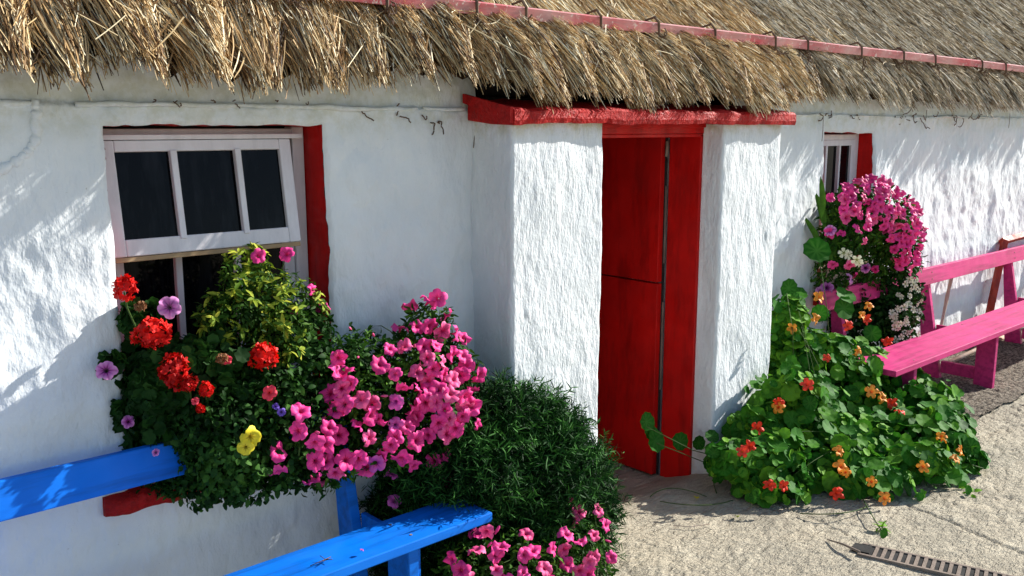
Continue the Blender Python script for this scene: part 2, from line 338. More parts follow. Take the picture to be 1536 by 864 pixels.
# ---- porch piers: a rounded profile extruded upwards
def pier(path, z0, z1, name, seed, batter=0.0):
    P = np.array(path, float); out = [P[0]]
    for i in range(1, len(P) - 1):   # round the corners
        a = P[i] + (P[i - 1] - P[i]) / np.linalg.norm(P[i - 1] - P[i]) * .018; c = P[i] + (P[i + 1] - P[i]) / np.linalg.norm(P[i + 1] - P[i]) * .018
        for u in (0, .33, .67, 1): out.append((1 - u) ** 2 * a + 2 * u * (1 - u) * P[i] + u * u * c)
    out.append(P[-1]); P = np.array(out); seg = np.r_[0, np.cumsum(np.linalg.norm(np.diff(P, axis=0), axis=1))]
    s = np.arange(0, seg[-1], .007); s = np.r_[s, seg[-1]]
    Q = np.stack([np.interp(s, seg, P[:, k]) for k in range(2)], -1); T = np.gradient(Q, axis=0); T /= np.linalg.norm(T, axis=1)[:, None]
    Nn = np.stack([T[:, 1], -T[:, 0]], -1)   # outward for a path running +x at y=0
    zs = np.arange(z0, z1, .012); zs = np.r_[zs, z1]; S, Z = np.meshgrid(s, zs)
    d = .006 * vnoise(S * 4, Z * 3, seed) + .003 * vnoise(S * 15, Z * 7, seed + 1) + .0016 * vnoise(S * 45, Z * 20, seed + 2) + .0012 * vnoise(S * 80, Z * 30, seed + 3)
    edge = np.minimum(S, seg[-1] - S); d *= sstep(0, .03, edge) * .9 + .1
    Xv = Q[None, :, 0] + Nn[None, :, 0] * d; Yv = Q[None, :, 1] + Nn[None, :, 1] * d
    idx = np.arange(S.size).reshape(S.shape); F = np.stack([idx[:-1, :-1], idx[:-1, 1:], idx[1:, 1:], idx[1:, :-1]], -1).reshape(-1, 4)
    return child(link(name, mesh_np(name, np.stack([Xv, Yv, Z], -1).reshape(-1, 3), [F], smooth=True), PIER))
pier([(2.562, M + .03), (2.562, 0), (3.13, 0), (3.13, .62)], -.15, 1.925, 'porch_pier', 51)
pier([(4.05, .128), (4.05, 0), (4.60, 0), (4.60, M + .03)], -.15, 1.925, 'porch_pier', 61)
bk = MB(); bk.box((4.055, .34, -.15), (4.6, .62, 2.0)); child(bk.build('door_return', PIER))
# ---- red slab over the porch, its left end climbing into the thatch
sl = []
def slabring(x, yf, yb, zb, zt):
    return [(x, yf, zb), (x, yb, zb), (x, yb, zt), (x, yf, zt)]
xs = np.linspace(2.535, 4.665, 140); V = []; F = []
for i, x in enumerate(xs):
    k = np.zeros(1)
    n1 = .006 * float(vnoise(x * 9, 0, 71)) + .003 * float(vnoise(x * 30, 0, 72)); n2 = .006 * float(vnoise(x * 8, 0, 73)) + .003 * float(vnoise(x * 27, 0, 74))
    zt = 1.978 + n2; zb = 1.912 + n1; yf = -.045 + .5 * n1
    V += [(x, yf + .004, zb), (x, yf - .002, zb + .02), (x, yf, zt - .012), (x, yf + .014, zt), (x, .10, zt + .02), (x, M - .01, zt + .04), (x, M - .01, zb + .02), (x, .10, zb + .004)]
V = np.array(V)
n = len(xs); F = [(i * 8 + j, (i + 1) * 8 + j, (i + 1) * 8 + (j + 1) % 8, i * 8 + (j + 1) % 8) for i in range(n - 1) for j in range(8)]
slab = MB(); slab.add(V, F); slab.F4.append(np.array([(0, 3, 2, 1), (0, 7, 4, 3), (7, 6, 5, 4)])); e0 = (n - 1) * 8; slab.F4.append(np.array([(e0, e0 + 1, e0 + 2, e0 + 3), (e0, e0 + 3, e0 + 4, e0 + 7), (e0 + 7, e0 + 4, e0 + 5, e0 + 6)]))
slab.hexa([(2.515, -.043, 1.915), (2.533, -.043, 1.915), (2.533, M, 2.000), (2.515, M, 2.000), (2.515, -.043, 1.978), (2.533, -.043, 1.978), (2.533, M, 2.038), (2.515, M, 2.038)])
lintel = child(slab.build('porch_slab', REDSLAB))
# ---- doorway
dm = empty('door', (0, 0, 0)); dm.parent = cottage; dm.location = -cottage.location
j = MB(); j.hexa([(4.030, .128, -.12), (4.052, .128, -.12), (4.052, .335, -.12), (4.030, .335, -.12), (4.030, .128, 1.86), (4.052, .128, 1.86), (4.052, .335, 1.86), (4.030, .335, 1.86)])
j.box((3.132, .20, -.12), (3.16, .335, 1.86)); j.build('jamb', RED, dm, bevel=.003)
j = MB(); j.box((3.132, .125, 1.865), (4.052, .335, 1.935)); j.box((3.132, .112, 1.895), (4.052, .124, 1.925)); j.box((3.132, .128, 1.846), (4.052, .14, 1.864)); j.build('lintel', RED, dm, bevel=.004)
def leaf(z0, z1, nm):
    l = MB(); l.box((3.975, .348, z0), (4.012, 1.15, z1), .002)
    o = l.build(nm, RED, dm, bevel=.003); return o
u = leaf(1.043, 1.845, 'upper_leaf'); lo_ = leaf(-.085, 1.036, 'lower_leaf')
pl = MB(); pl.box((4.014, .342, -.09), (4.026, .352, 1.85)); pl.build('draught_strip', DARKIN, dm)  # near-black strip standing in for the shade in the door gap
for z0, z1 in ((1.15, 1.58), (.42, .93)):
    pl = MB(); pl.box((4.012, .333, z0), (4.019, .341, z1)); o = pl.build('hinge_strip', GREYW, dm); o['label'] = 'bare grey strip in the door gap'
hg = MB(); hg.tube([(4.008, .338, 1.74), (4.004, .33, 1.79), (4.012, .338, 1.82)], .008); hg.build('hinge', RUST, dm)
# ---- windows
def window(W, depth, name, sash_split, mull, label):
    x0, x1, z0, z1 = W; root = empty(name); root.parent = cottage; root.location = -cottage.location
    if label: root['label'] = label
    yb = M + depth
    # reveal: four red cheeks, following the wavy edge of the plaster
    def cheek(pa, pb, n):
        g = np.linspace(0, 1, n); A = np.array(pa)[None] * (1 - g[:, None]) + np.array(pb)[None] * g[:, None]
        Xw, Zw = warp(A[:, 0], A[:, 1]); L = 7; V = []
        for i in range(n):
            for k in range(L):
                u_ = k / (L - 1); yy = M + .010 + relief(A[i, 0], A[i, 1]) * (1 - u_) + u_ * depth
                V.append((Xw[i] * (1 - u_) + A[i, 0] * u_ + .003 * float(vnoise(i * .7, k * 1.1, 81)), yy, Zw[i] * (1 - u_) + A[i, 1] * u_ + .003 * float(vnoise(i * .7, k * 1.1, 82))))
        F = [(i * L + k, (i + 1) * L + k, (i + 1) * L + k + 1, i * L + k + 1) for i in range(n - 1) for k in range(L - 1)]
        return np.array(V), F
    rv = MB()
    nz_ = 120
    for a_, b2 in (((x0, z0), (x1, z0)), ((x1, z0), (x1, z1)), ((x1, z1), (x0, z1)), ((x0, z1), (x0, z0))):
        V, F = cheek(a_, b2, nz_); rv.add(V, F)
    rv.build('reveal', RED, root, smooth=True)
    f = .045
    fr = MB(); fr.box((x0 + .012, yb - .06, z0), (x0 + f, yb, z1 - .005)); fr.box((x1 - f - .01, yb - .06, z0), (x1 - .004, yb, z1 - .005)); fr.box((x0 + f, yb - .06, z1 - .05), (x1 - f - .01, yb, z1 - .012)); fr.box((x0 + f, yb - .06, z0), (x1 - f - .01, yb, z0 + .05))
    fr.build('frame', WHITEP, root, bevel=.004)
    def sash(za, zb, y, tilt, nm, rail):
        a, c = x0 + f + .002, x1 - f - .012; s = empty(nm, (0, y, zb), root)
        s.rotation_euler = (-tilt, 0, 0)
        H = zb - za; th = .035
        g = MB(); g.box((a, -th / 2, -H), (a + rail, th / 2, 0)); g.box((c - rail, -th / 2, -H), (c, th / 2, 0)); g.box((a + rail, -th / 2, -rail), (c - rail, th / 2, 0)); g.box((a + rail, -th / 2, -H), (c - rail, th / 2, -H + rail * 1.15))
        # glazing bars
        for u_ in mull:
            xm = a + (c - a) * u_; g.box((xm - .011, -th / 2 - .004, -H + rail * 1.0), (xm + .011, th / 2 - .004, -rail * .8), .0015)
        g.build('rail', WHITEP, s, bevel=.003)
        p = MB(); p.box((a + rail - .004, 0, -H + rail), (c - rail + .004, .004, -rail + .004)); p.build('pane', GLASS, s)
        return s
    return root, sash, fr
# Names at the third level: window > sash(rails and bars) > pane would be a fourth, so the sash pieces hang on the window itself
def sash_pieces(root, W, za, zb, y, tilt, rail, mull, f=.045, th=.035, ext=0.0, under=False):
    x0, x1 = W[0], W[1]; a, c = x0 + f - ext, x1 - f - .012 - ext * 1.1; H = zb - za
    Rm = Matrix.Translation((0, y, zb)) @ Matrix.Rotation(-tilt, 4, 'X')
    def bake(mb):
        for k in range(len(mb.V)): mb.V[k] = np.array([Rm @ Vector(v) for v in mb.V[k]])
        return mb
    g = MB(); g.box((a, -th / 2, -H), (a + rail, th / 2, 0)); g.box((c - rail, -th / 2, -H), (c, th / 2, 0)); g.box((a + rail, -th / 2, -rail * .8), (c - rail, th / 2, 0)); g.box((a + rail, -th / 2, -H), (c - rail, th / 2, -H + rail * 1.2))
    bake(g).build('sash', WHITEP, root, bevel=.004)
    for u_ in mull:
        xm = a + (c - a) * u_; g = MB(); g.box((xm - .012, -th / 2 - .006, -H + rail * .95), (xm + .012, th / 2 - .010, -rail * .72), .0015)
        bake(g).build('glazing_bar', WHITEP, root, bevel=.003)
    es = [a + rail] + [a + (c - a) * u_ for u_ in mull] + [c - rail]
    for l_, r_ in zip(es[:-1], es[1:]):
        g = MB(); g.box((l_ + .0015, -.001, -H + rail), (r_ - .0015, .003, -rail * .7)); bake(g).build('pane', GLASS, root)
    if under:
        g = MB(); g.box((a + .002, -th / 2 + .004, -H - .018), (c - .002, th / 2 + .01, -H - .0015)); o = bake(g).build('bottom_bead', TAN, root, bevel=.002); o['label'] = 'bare tan timber edge under the upper sash'
r1, _, _ = window(WIN1, .215, 'window', None, None, 'large sash window with its upper sash tipped open')
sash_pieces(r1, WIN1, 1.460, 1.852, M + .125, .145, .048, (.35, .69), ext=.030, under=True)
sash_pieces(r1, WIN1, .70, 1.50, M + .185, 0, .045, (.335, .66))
g = MB(); g.box((1.0, M + .10, 1.856), (1.80, M + .15, 1.874)); g.build('head_bead', WHITEP, r1, bevel=.003)
# backing so that the dark room reads behind the sash
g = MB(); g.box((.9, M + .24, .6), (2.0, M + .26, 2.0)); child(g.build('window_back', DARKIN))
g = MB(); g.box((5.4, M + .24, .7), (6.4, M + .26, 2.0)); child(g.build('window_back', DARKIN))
r2, _, _ = window(WIN2, .17, 'window', None, None, 'small white window beside the far petunias')
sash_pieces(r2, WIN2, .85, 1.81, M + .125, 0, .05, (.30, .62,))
# sill of the big window, red, standing out under it
V = []; n = 90
for i in range(n):
    x = .935 + (1.93 - .935) * i / (n - 1); w1 = .010 * float(vnoise(x * 12, 0, 91)) + .006 * float(vnoise(x * 40, 0, 92)); w0 = .008 * float(vnoise(x * 12, 0, 93))
    e_ = min(1, .35 + min(i, n - 1 - i) / 4)
    V += [(x, M + .02, .60 + w1), (x, M - .045 * e_, .605 + w1), (x, M - .055 * e_ + w0 * .4, .63), (x, M - .05 * e_, .668 + w0), (x, M + .2, .685)]
F = [(i * 5 + k, (i + 1) * 5 + k, (i + 1) * 5 + k + 1, i * 5 + k + 1) for i in range(n - 1) for k in range(4)]
g = MB(); g.add(V, F); g.F3.append(np.array([(0, 1, 2), (0, 2, 3), (0, 3, 4)])); e0 = (n - 1) * 5; g.F3.append(np.array([(e0, e0 + 2, e0 + 1), (e0, e0 + 3, e0 + 2), (e0, e0 + 4, e0 + 3)]))
g.build('sill', REDSLAB, r1, smooth=True)
g = MB(); g.box((5.50, M - .05, .73), (6.27, M + .16, .795), .004); g.build('sill', REDSLAB, r2, bevel=.006)

# ---- thatch
TH, tt_, bb = mat('thatch_straw', .65, .35)
c = ramp(tt_, attr(tt_, 'tint'), [(0., (.030, .015, .006)), (.25, (.15, .075, .025)), (.5, (.46, .29, .12)), (.75, (.68, .52, .28)), (1., (.86, .78, .56))])
tt_.links.new(c, bb.inputs['Base Color'])
THW, tt_, bb = mat('weathered_straw', .75, .2)
c = ramp(tt_, attr(tt_, 'tint'), [(0., (.035, .022, .012)), (.25, (.14, .095, .05)), (.5, (.34, .26, .155)), (.75, (.52, .45, .32)), (1., (.75, .70, .58))]); tt_.links.new(c, bb.inputs['Base Color'])
TB, tt_, bb = mat('thatch_body', .95, .1)
c = mixc(tt_, ramp(tt_, noise(tt_, 1, 4, .7, sc=(150, 12, 12)), [(.4, 0.), (.65, 1.)]), (.018, .010, .005), (.10, .06, .028)); tt_.links.new(c, bb.inputs['Base Color'])
bump(tt_, bb, noise(tt_, 1, 4, .7, sc=(150, 12, 12)), .02, 1.)
def eave(x):    # position of the fringe: it swells out over the porch
    pz = sstep(2.44, 2.62, x) * (1 - sstep(4.55, 5.0, x))
    y = .06 - .085 * pz + .012 * vnoise(x * 3, x * 0, 101); z = 2.095 - .034 * pz + .02 * vnoise(x * 2.3, x * 0, 102) + .012 * vnoise(x * 7, x * 0, 103)
    return y, z
PT = np.array([-.25, 0., .10, .30, .60, 3.6])   # distance up the roof, its run and rise
PY = np.array([-.11, 0., .055, .175, .39, 2.5]); PZ = np.array([-.220, 0., .095, .275, .50, 2.62])
def roofp(x, t_):
    ye, ze = eave(x); fade = 1 - sstep(.15, .5, t_)
    y0, z0 = .06, 2.05
    return (y0 + (ye - y0) * fade + np.interp(t_, PT, PY), z0 + (ze - z0) * fade + np.interp(t_, PT, PZ))
_g = np.random.default_rng(55); BW = np.cumsum(_g.uniform(.13, .26, 160)) - 1.9; BS = _g.uniform(-.02, .20, 161); BO = _g.normal(0, .018, 161); BL = _g.uniform(.6, 1.3, 161)
def bundle(x, t_):     # which bundle of straw, and where across it (-1..1)
    xs_ = x - .10 * t_ + .03 * vnoise(x * 1.3, t_ * 3, 104)
    k = np.clip(np.searchsorted(BW, xs_), 1, len(BW) - 1); return k, np.clip(2 * (xs_ - BW[k - 1]) / (BW[k] - BW[k - 1]) - 1, -1, 1)
def lump(x, t_, fine=True, ku=None):
    x = np.asarray(x, float); t_ = np.asarray(t_, float)
    k, u_ = bundle(x, t_) if ku is None else ku; low = (1 - sstep(.18, .42, t_)) * (.55 + .45 * (1 - sstep(2.4, 3.2, x))); nearb = 1 - .65 * np.exp(-((t_ - .4) / .09) ** 2)
    if not fine: return low * (.105 * (1 - u_ ** 2) * BL[k] - .070)
    return low * (.105 * (1 - u_ ** 2) * BL[k] - .070) + nearb * (.012 * vnoise(x * 13 + t_ * 2, t_ * 1.5, 106) + .016 * vnoise(x * 1.2, t_ * 1.2, 107) + .012 * vnoise(x * 6, t_ * 2, 108))
# body under the straw
xs = np.arange(-1.6, 14.1, .022); ts = np.concatenate([[.045], np.arange(.07, .7, .04), np.arange(.7, 3.6, .12), [3.6]])
X, T, F = grid(xs, ts); y_, z_ = roofp(X, T); L = lump(X, T) - .045
Yb = y_ - .75 * L; Zb = z_ + .65 * L
V = np.stack([X, Yb, Zb], -1).reshape(-1, 3)
nx = len(xs); under = np.stack([xs, np.full(nx, M + .05), np.full(nx, 2.15)], -1); base = len(V)
V = np.vstack([V, under]); i = np.arange(nx - 1); F = np.vstack([F, np.stack([i, base + i, base + i + 1, i + 1], -1)])
back = np.stack([xs, np.full(nx, 4.9), np.full(nx, 2.2)], -1); b3 = len(V); V = np.vstack([V, back]); top0 = (len(ts) - 1) * nx
F = np.vstack([F, np.stack([top0 + i, top0 + i + 1, b3 + i + 1, b3 + i], -1)])
thatch = child(link('thatch_roof', mesh_np('thatch_roof', V, [F], smooth=True), TB))
def straws(n, xr, tr, rad, Lr, name, hang=False, seed=1, tintb=0., mess=.16, gapk=.55):
    g = np.random.default_rng(seed)
    x = xr[0] + (xr[1] - xr[0]) * g.random(n); t1 = tr[0] + (tr[1] - tr[0]) * g.random(n) ** 1.15
    k_, ub = bundle(x, t1); lowp = 1 - sstep(.10, .40, t1); left = .45 + .55 * (1 - sstep(2.5, 3.2, x))
    keep = g.random(n) > lowp * left * sstep(.45, .95, np.abs(ub)) * .97
    x = x[keep]; t1 = t1[keep]; k_ = k_[keep]; ub = ub[keep]; n = len(x); lowp = lowp[keep]
    L = g.uniform(*Lr, n); t1 = t1 - .055 + BO[k_] * lowp + g.normal(0, .012, n) - .04 * g.random(n) ** 8; t0 = t1 + L
    lift0 = g.uniform(-.035, .0, n); lift1 = g.uniform(-.012, .012, n) + .03 * g.random(n) ** 5
    dx = (-.12 + BS[k_] * (.35 + .65 * lowp) + .06 * vnoise(x * 9, t0, 116) + g.normal(0, mess, n) * np.where(g.random(n) < .12, 3.2, 1)) * L; x = x - dx
    K = 4; u_ = np.linspace(0, 1, K); bend = g.normal(0, .018, n)
    P = np.zeros((n, K, 3))
    # converge on the bundle's tip near the eave
    for k in range(K):
        tk = t0 - L * u_[k]; xk = x + dx * u_[k]
        yk, zk = roofp(xk, tk); lf = lift0 * (1 - u_[k]) + lift1 * u_[k] + lump(x, np.maximum(tk, 0), True, (k_, ub))
        P[:, k] = np.stack([xk, yk - .75 * lf, zk + .65 * lf], -1)
    Pl = P[:, :1] * (1 - u_)[None, :, None] + P[:, -1:] * u_[None, :, None]; P = .22 * P + .78 * Pl; P[:, :, 0] += (bend[:, None] * np.sin(math.pi * u_)[None] * L[:, None]) * 2
    T = np.gradient(P, axis=1); T /= np.linalg.norm(T, axis=2)[..., None] + 1e-9
    A = np.cross(T, np.array([.3, -.7, .6])); A /= np.linalg.norm(A, axis=2)[..., None] + 1e-9; B = np.cross(T, A)
    rr = rad * g.uniform(.6, 1.35, n)[:, None] * np.array([1, 1, .9, .55])[None]
    ring = []
    ph = g.uniform(0, 6.28, n)[:, None]
    for q in range(3):
        an = ph + q * 2.0944; ring.append(P + (rr * np.cos(an))[..., None] * A + (rr * np.sin(an))[..., None] * B)
    V = np.stack(ring, 2).reshape(-1, 3)   # n,K,3(ring),3
    base = (np.arange(n) * K * 3)[:, None, None, None]; kk = np.arange(K - 1)[None, :, None, None] * 3; q = np.arange(3); qn = (q + 1) % 3
    quad = np.stack([q, qn, qn + 3, q + 3], -1)[None, None]
    F = (base + kk + quad).reshape(-1, 4)
    tint = np.clip(.50 + tintb + g.normal(.03, .29, n) + .10 * vnoise(x * 3, t0 * 2, 118) , 0, 1)
    grey = tint
    return V, F, np.repeat(grey, K * 3)
def join(parts, name, m_, par):
    mb = MB()
    for V, F, a in parts: mb.add(V, F, a)
    o = mb.build(name, m_, par); return o
parts = [straws(27000, (.1, 2.8), (.0, .75), .0023, (.18, .42), 'a', seed=1, tintb=.10, mess=.075),
         straws(7000, (.1, 5.2), (.0, .10), .0024, (.12, .26), 'a2', seed=21, tintb=-.14, mess=.15),
         straws(38000, (2.4, 5.0), (.0, 1.1), .0021, (.16, .34), 'b', seed=2, tintb=.12, mess=.075, gapk=.55),
         straws(2500, (.1, 6.0), (.0, .6), .0025, (.20, .45), 'b2', seed=12, tintb=.25, mess=.20, gapk=.6),
         ]
parts2 = [straws(40000, (5.0, 9.0), (.0, 1.8), .0026, (.16, .30), 'c', seed=3, tintb=.08, mess=.11),
         straws(26000, (3.2, 5.4), (.7, 2.0), .0025, (.14, .28), 'c2', seed=5, tintb=.08, mess=.11),
         straws(32000, (9.0, 13.9), (.0, 2.4), .0036, (.16, .30), 'd', seed=4, tintb=.06, mess=.11)]
straw_o = join(parts, 'straw_cover', TH, cottage); straw_o.location = -cottage.location
straw_o['kind'] = 'stuff'
old = join(parts2, 'weathered_straw', THW, cottage); old.location = -cottage.location; old['kind'] = 'stuff'
# short stubble of cut ends under the fringe, and loose stray straws
def stray(n, seed):
    g = np.random.default_rng(seed); mb = MB()
    for _ in range(n):
        x = g.uniform(.4, 9) if g.random() < .7 else g.uniform(.4, 5); t0 = g.uniform(.02, 1.6 if x > 4 else .8); y_, z_ = roofp(np.array(x), np.array(t0)); L = g.uniform(.04, .16)
        y_ -= .75 * (float(lump(x, t0)) + .022); z_ += .65 * (float(lump(x, t0)) + .022)
        a0 = g.uniform(0, 6.28); cu = g.normal(0, 1.1); P = []; p_ = np.array([x, float(y_), float(z_)])
        for k in range(7):
            P.append(p_.copy()); a_ = a0 + cu * k / 6; p_ = p_ + L / 6 * np.array([math.cos(a_), .55 * math.sin(a_), .75 * math.sin(a_)])
        mb.tube(P, .0015, 4, a=float(np.clip(g.normal(.8, .12), 0, 1)))
    return mb
so2 = stray(190, 9).build('loose_straw', TH, cottage); so2.location = -cottage.location; so2['kind'] = 'stuff'
# ---- the pink batten pinned along the thatch, and its ties
bx = np.arange(-1.4, 14, .12); by = np.full_like(bx, .21); bz = 2.388 + .004 * vnoise(bx * .9, bx * 0, 121)
V = []; 
for x, y, z in zip(bx, by, bz): V += [(x, y - .012, z - .028), (x, y + .030, z - .016), (x, y + .006, z + .030), (x, y - .030, z + .020)]
F = [(i_ * 4 + k, (i_ + 1) * 4 + k, (i_ + 1) * 4 + (k + 1) % 4, i_ * 4 + (k + 1) % 4) for i_ in range(len(bx) - 1) for k in range(4)]
g = MB(); g.add(V, F); batten = g.build('batten', BATT, cottage, bevel=.002); batten.location = -cottage.location
for px_, py_ in ((560, 0), (694, 14), (768, 20), (880, 34), (967, 44), (1052, 52), (1143, 63), (1192, 67), (1273, 78), (1337, 85), (1385, 90), (1456, 97), (1492, 100), (420, 0), (250, 0)):
    p_ = at(px_, py_ + 2, 1, .26); x = p_[0]; g = MB()
    ring = np.array([(x, .225, 2.36), (x + .006, .232, 2.43), (x + .008, .262, 2.462), (x - .004, .31, 2.45), (x - .004, .30, 2.39), (x + .004, .255, 2.352), (x, .225, 2.36)]) - [0, .058, .022]
    g.tube(ring, .007, 6); 
    for q in range(3): g.tube(squiggle((x, .155, 2.335), rng.uniform(.05, .12), int(1000 * x) % 997 + q, .003, (.2, -.1, -1)), .0035, 5)
    # a dark cord running down between the bundles
    tt2 = np.linspace(.42, .06, 12); yy, zz = roofp(np.full(12, x), tt2); lf = lump(np.full(12, x), tt2) + .012
    g.tube(np.stack([x + .03 * (1 - tt2 / .42) + .006 * vnoise(tt2 * 30, tt2 * 0, int(x * 10)), yy - .75 * lf, zz + .65 * lf], -1), .0045, 5)
    g.build('tie', ROPE, batten)

# ================================================================== BENCHES
def bench(name, x0, x1, frames, sy0, sy1, mt, ry, rz0, rz1, rx0, label, knots=0):
    root = empty(name, ((x0 + x1) / 2, (sy0 + sy1) / 2, 0)); tag(root, label, 'bench'); off = -np.array(root.location)
    def bd(g, n_, bev=.004):
        for k in range(len(g.V)): g.V[k] = g.V[k] + off
        return g.build(n_, mt, root, bevel=bev)
    g = MB(); g.box((x0, sy0, .415), (x1, sy1, .452)); bd(g, 'seat')
    g = MB(); g.hexa([(rx0[0], ry - .015, rz0), (rx0[1], ry - .015, rz0), (rx0[1], ry + .013, rz0), (rx0[0], ry + .013, rz0), (rx0[0], ry + .005, rz1), (rx0[1], ry + .005, rz1), (rx0[1], ry + .033, rz1), (rx0[0], ry + .033, rz1)]); bd(g, 'backrest')
    for xf in frames:
        for (yy_, zz_, fl) in ((sy0 + .05, .453, 1), (sy1 - .05, .453, 1), (ry - .008, (rz0 * .7 + rz1 * .3), 0), (ry - .000, (rz0 * .3 + rz1 * .7), 0)):
            g = MB(); n_ = np.array([0, 0, 1.]) if fl else np.array([0, -1., .15]); c_ = np.array([xf + rng.normal(0, .003), yy_, zz_]); g.tube([c_ + off - n_ * .004, c_ + off + n_ * (.0012 if fl else .004)], .0052, 8); g.build('screw', RUST, root)
        g = MB(); zt = rz1 - .01; yb = ry + .036   # a tapering post, broad at the seat and narrow at the top
        g.hexa([(xf - .022, yb - .17, .0), (xf + .022, yb - .17, .0), (xf + .022, yb - .03, .0), (xf - .022, yb - .03, .0), (xf - .022, yb - .002, zt), (xf + .022, yb - .002, zt), (xf + .022, yb + .055, zt), (xf - .022, yb + .055, zt)]); bd(g, 'back_post')
        g = MB(); g.box((xf - .022, sy0 + .03, 0), (xf + .022, sy0 + .165, .413)); bd(g, 'leg')
        g = MB(); g.box((xf + .024, sy0 + .05, .0), (xf + .046, sy0 + .11, .413)); bd(g, 'leg_batten')
        g = MB(); g.box((xf - .020, sy0 + .166, .06), (xf + .020, yb - .165, .15)); bd(g, 'stretcher')
        g = MB(); g.box((xf + .024, sy0 + .112, .345), (xf + .046, yb - .09, .413)); bd(g, 'seat_bearer')
    return root
bb_ = bench('garden_bench', -1.3, 2.15, (-.9, .45, 1.80), -.345, -.125, BLUE, .12, .735, .855, (-1.35, 1.95), 'bright blue painted plank bench in front of the big window', 0)
pb_ = bench('garden_bench', 5.28, 9.4, (5.62, 6.95, 8.62), -.44, -.105, PINKP, .10, .728, .850, (5.34, 9.5), 'hot pink painted plank bench on the gravel under the far wall')
# things behind the pink bench
g = MB(); A_ = at(1507, 362, 1, .2); B_ = at(1484, 470, 1, .16); D_ = (B_ - A_) / np.linalg.norm(B_ - A_); 
rf = empty('leaning_frame', (8.6, .2, 0)); tag(rf, 'red stained timber frame leaning on the white wall behind the pink bench', 'timber frame')
def bar(p_, q_, w_, name, m_, par):
    g = MB(); g.tube([np.array(p_) - par.location, np.array(q_) - par.location], w_, 4); return g.build(name, m_, par, bevel=.002)
Bg = A_ + D_ * (A_[2] - .01) / -D_[2]
bar(A_ + (0, .0, .01), Bg, .033, 'post', REDWOOD, rf); bar(A_ + (-.02, .015, .0), A_ + (1.2, .015, .03), .035, 'top_rail', REDWOOD, rf)
bar(A_ + (1.05, 0, 0), Bg + (1.15, 0, 0), .033, 'post', REDWOOD, rf); bar(Bg + (.04, .0, .10), Bg + (1.15, .0, .10), .025, 'lower_rail', REDWOOD, rf)
g = MB(); A_ = at(1431, 398, 1, .22); B_ = at(1412, 488, 1, .18); D_ = (B_ - A_) / np.linalg.norm(B_ - A_); E_ = A_ + D_ * (A_[2] - .02) / -D_[2]
uu = np.linspace(0, 1, 14)[:, None]; P = A_ * (1 - uu) + E_ * uu + .006 * np.stack([vnoise(uu[:, 0] * 7, uu[:, 0] * 0, 131), 0 * uu[:, 0], 0 * uu[:, 0]], -1)
g.tube(P, .014 + .003 * vnoise(uu[:, 0] * 9, uu[:, 0] * 0, 132)); tag(g.build('wooden_stick', STICK, smooth=True), 'thin weathered stick leaning against the wall behind the pink bench back', 'stick')
g = MB(); p0 = at(1405, 553, 2, .03); p1 = at(1475, 520, 2, .03); p2 = p1 + (p1 - p0) * .8
g.tube([p0, p1, p2 + (0, .0, 0)], .020, 8); tag(g.build('wooden_pole', STICK, smooth=True), 'pale round pole lying on the gravel under the pink bench', 'pole')

# ================================================================== PLANTS
def tpl_ovate(w=.45, fold=.12, droop=.15):    # leaf along +y, normal +z, length 1
    V = np.array([(0, 0, 0), (-.5 * w, .25, fold * .5), (-w * .95 * .5 - .05 * w, .5, fold * .6), (-.35 * w, .8, fold * .1 - droop * .5), (0, 1, -droop), (.35 * w, .8, fold * .1 - droop * .5), (w * .5, .5, fold * .6), (.5 * w, .25, fold * .5), (0, .5, 0), (0, .8, -droop * .6)])
    F = [(0, 8, 2, 1), (8, 9, 3, 2), (0, 7, 6, 8), (8, 6, 5, 9)]; F3 = [(9, 4, 3), (9, 5, 4)]
    return V, np.array(F), np.array(F3), np.zeros(len(V))
def tpl_needle():
    V = np.array([(-.05, 0, 0), (.05, 0, 0), (.065, .5, .03), (-.065, .5, .03), (0, 1, 0)])
    return V, np.array([(0, 1, 2, 3)]), np.array([(3, 2, 4)]), np.zeros(5)
def tpl_round(lobes=0, cup=.12, n=18):   # peltate disc centred at origin, radius .5
    V = [(0, 0, -.02)]; vein = [1.0]
    for r_ in (.17, .36, .5):
        for k in range(n):
            a = 2 * math.pi * k / n; rr = r_ * (1 + (.05 * math.cos(a * 9) if lobes == 0 else .10 * math.cos(a * lobes)) * (r_ > .2)); z = cup * (r_ / .5) ** 2 * (.7 + .5 * math.sin(2 * a + 1) + .35 * math.cos(5 * a)) * .6
            V.append((rr * math.cos(a), rr * math.sin(a), z)); vein.append((1.0 if k % 2 == 0 else 0.0) * (1 - r_) if r_ < .49 else 0.0)
    F3 = [(0, 1 + k, 1 + (k + 1) % n) for k in range(n)]; F = []
    for q in range(2):
        for k in range(n): F.append((1 + q * n + k, 1 + (q + 1) * n + k, 1 + (q + 1) * n + (k + 1) % n, 1 + q * n + (k + 1) % n))
    return np.array(V), np.array(F), np.array(F3), np.array(vein)
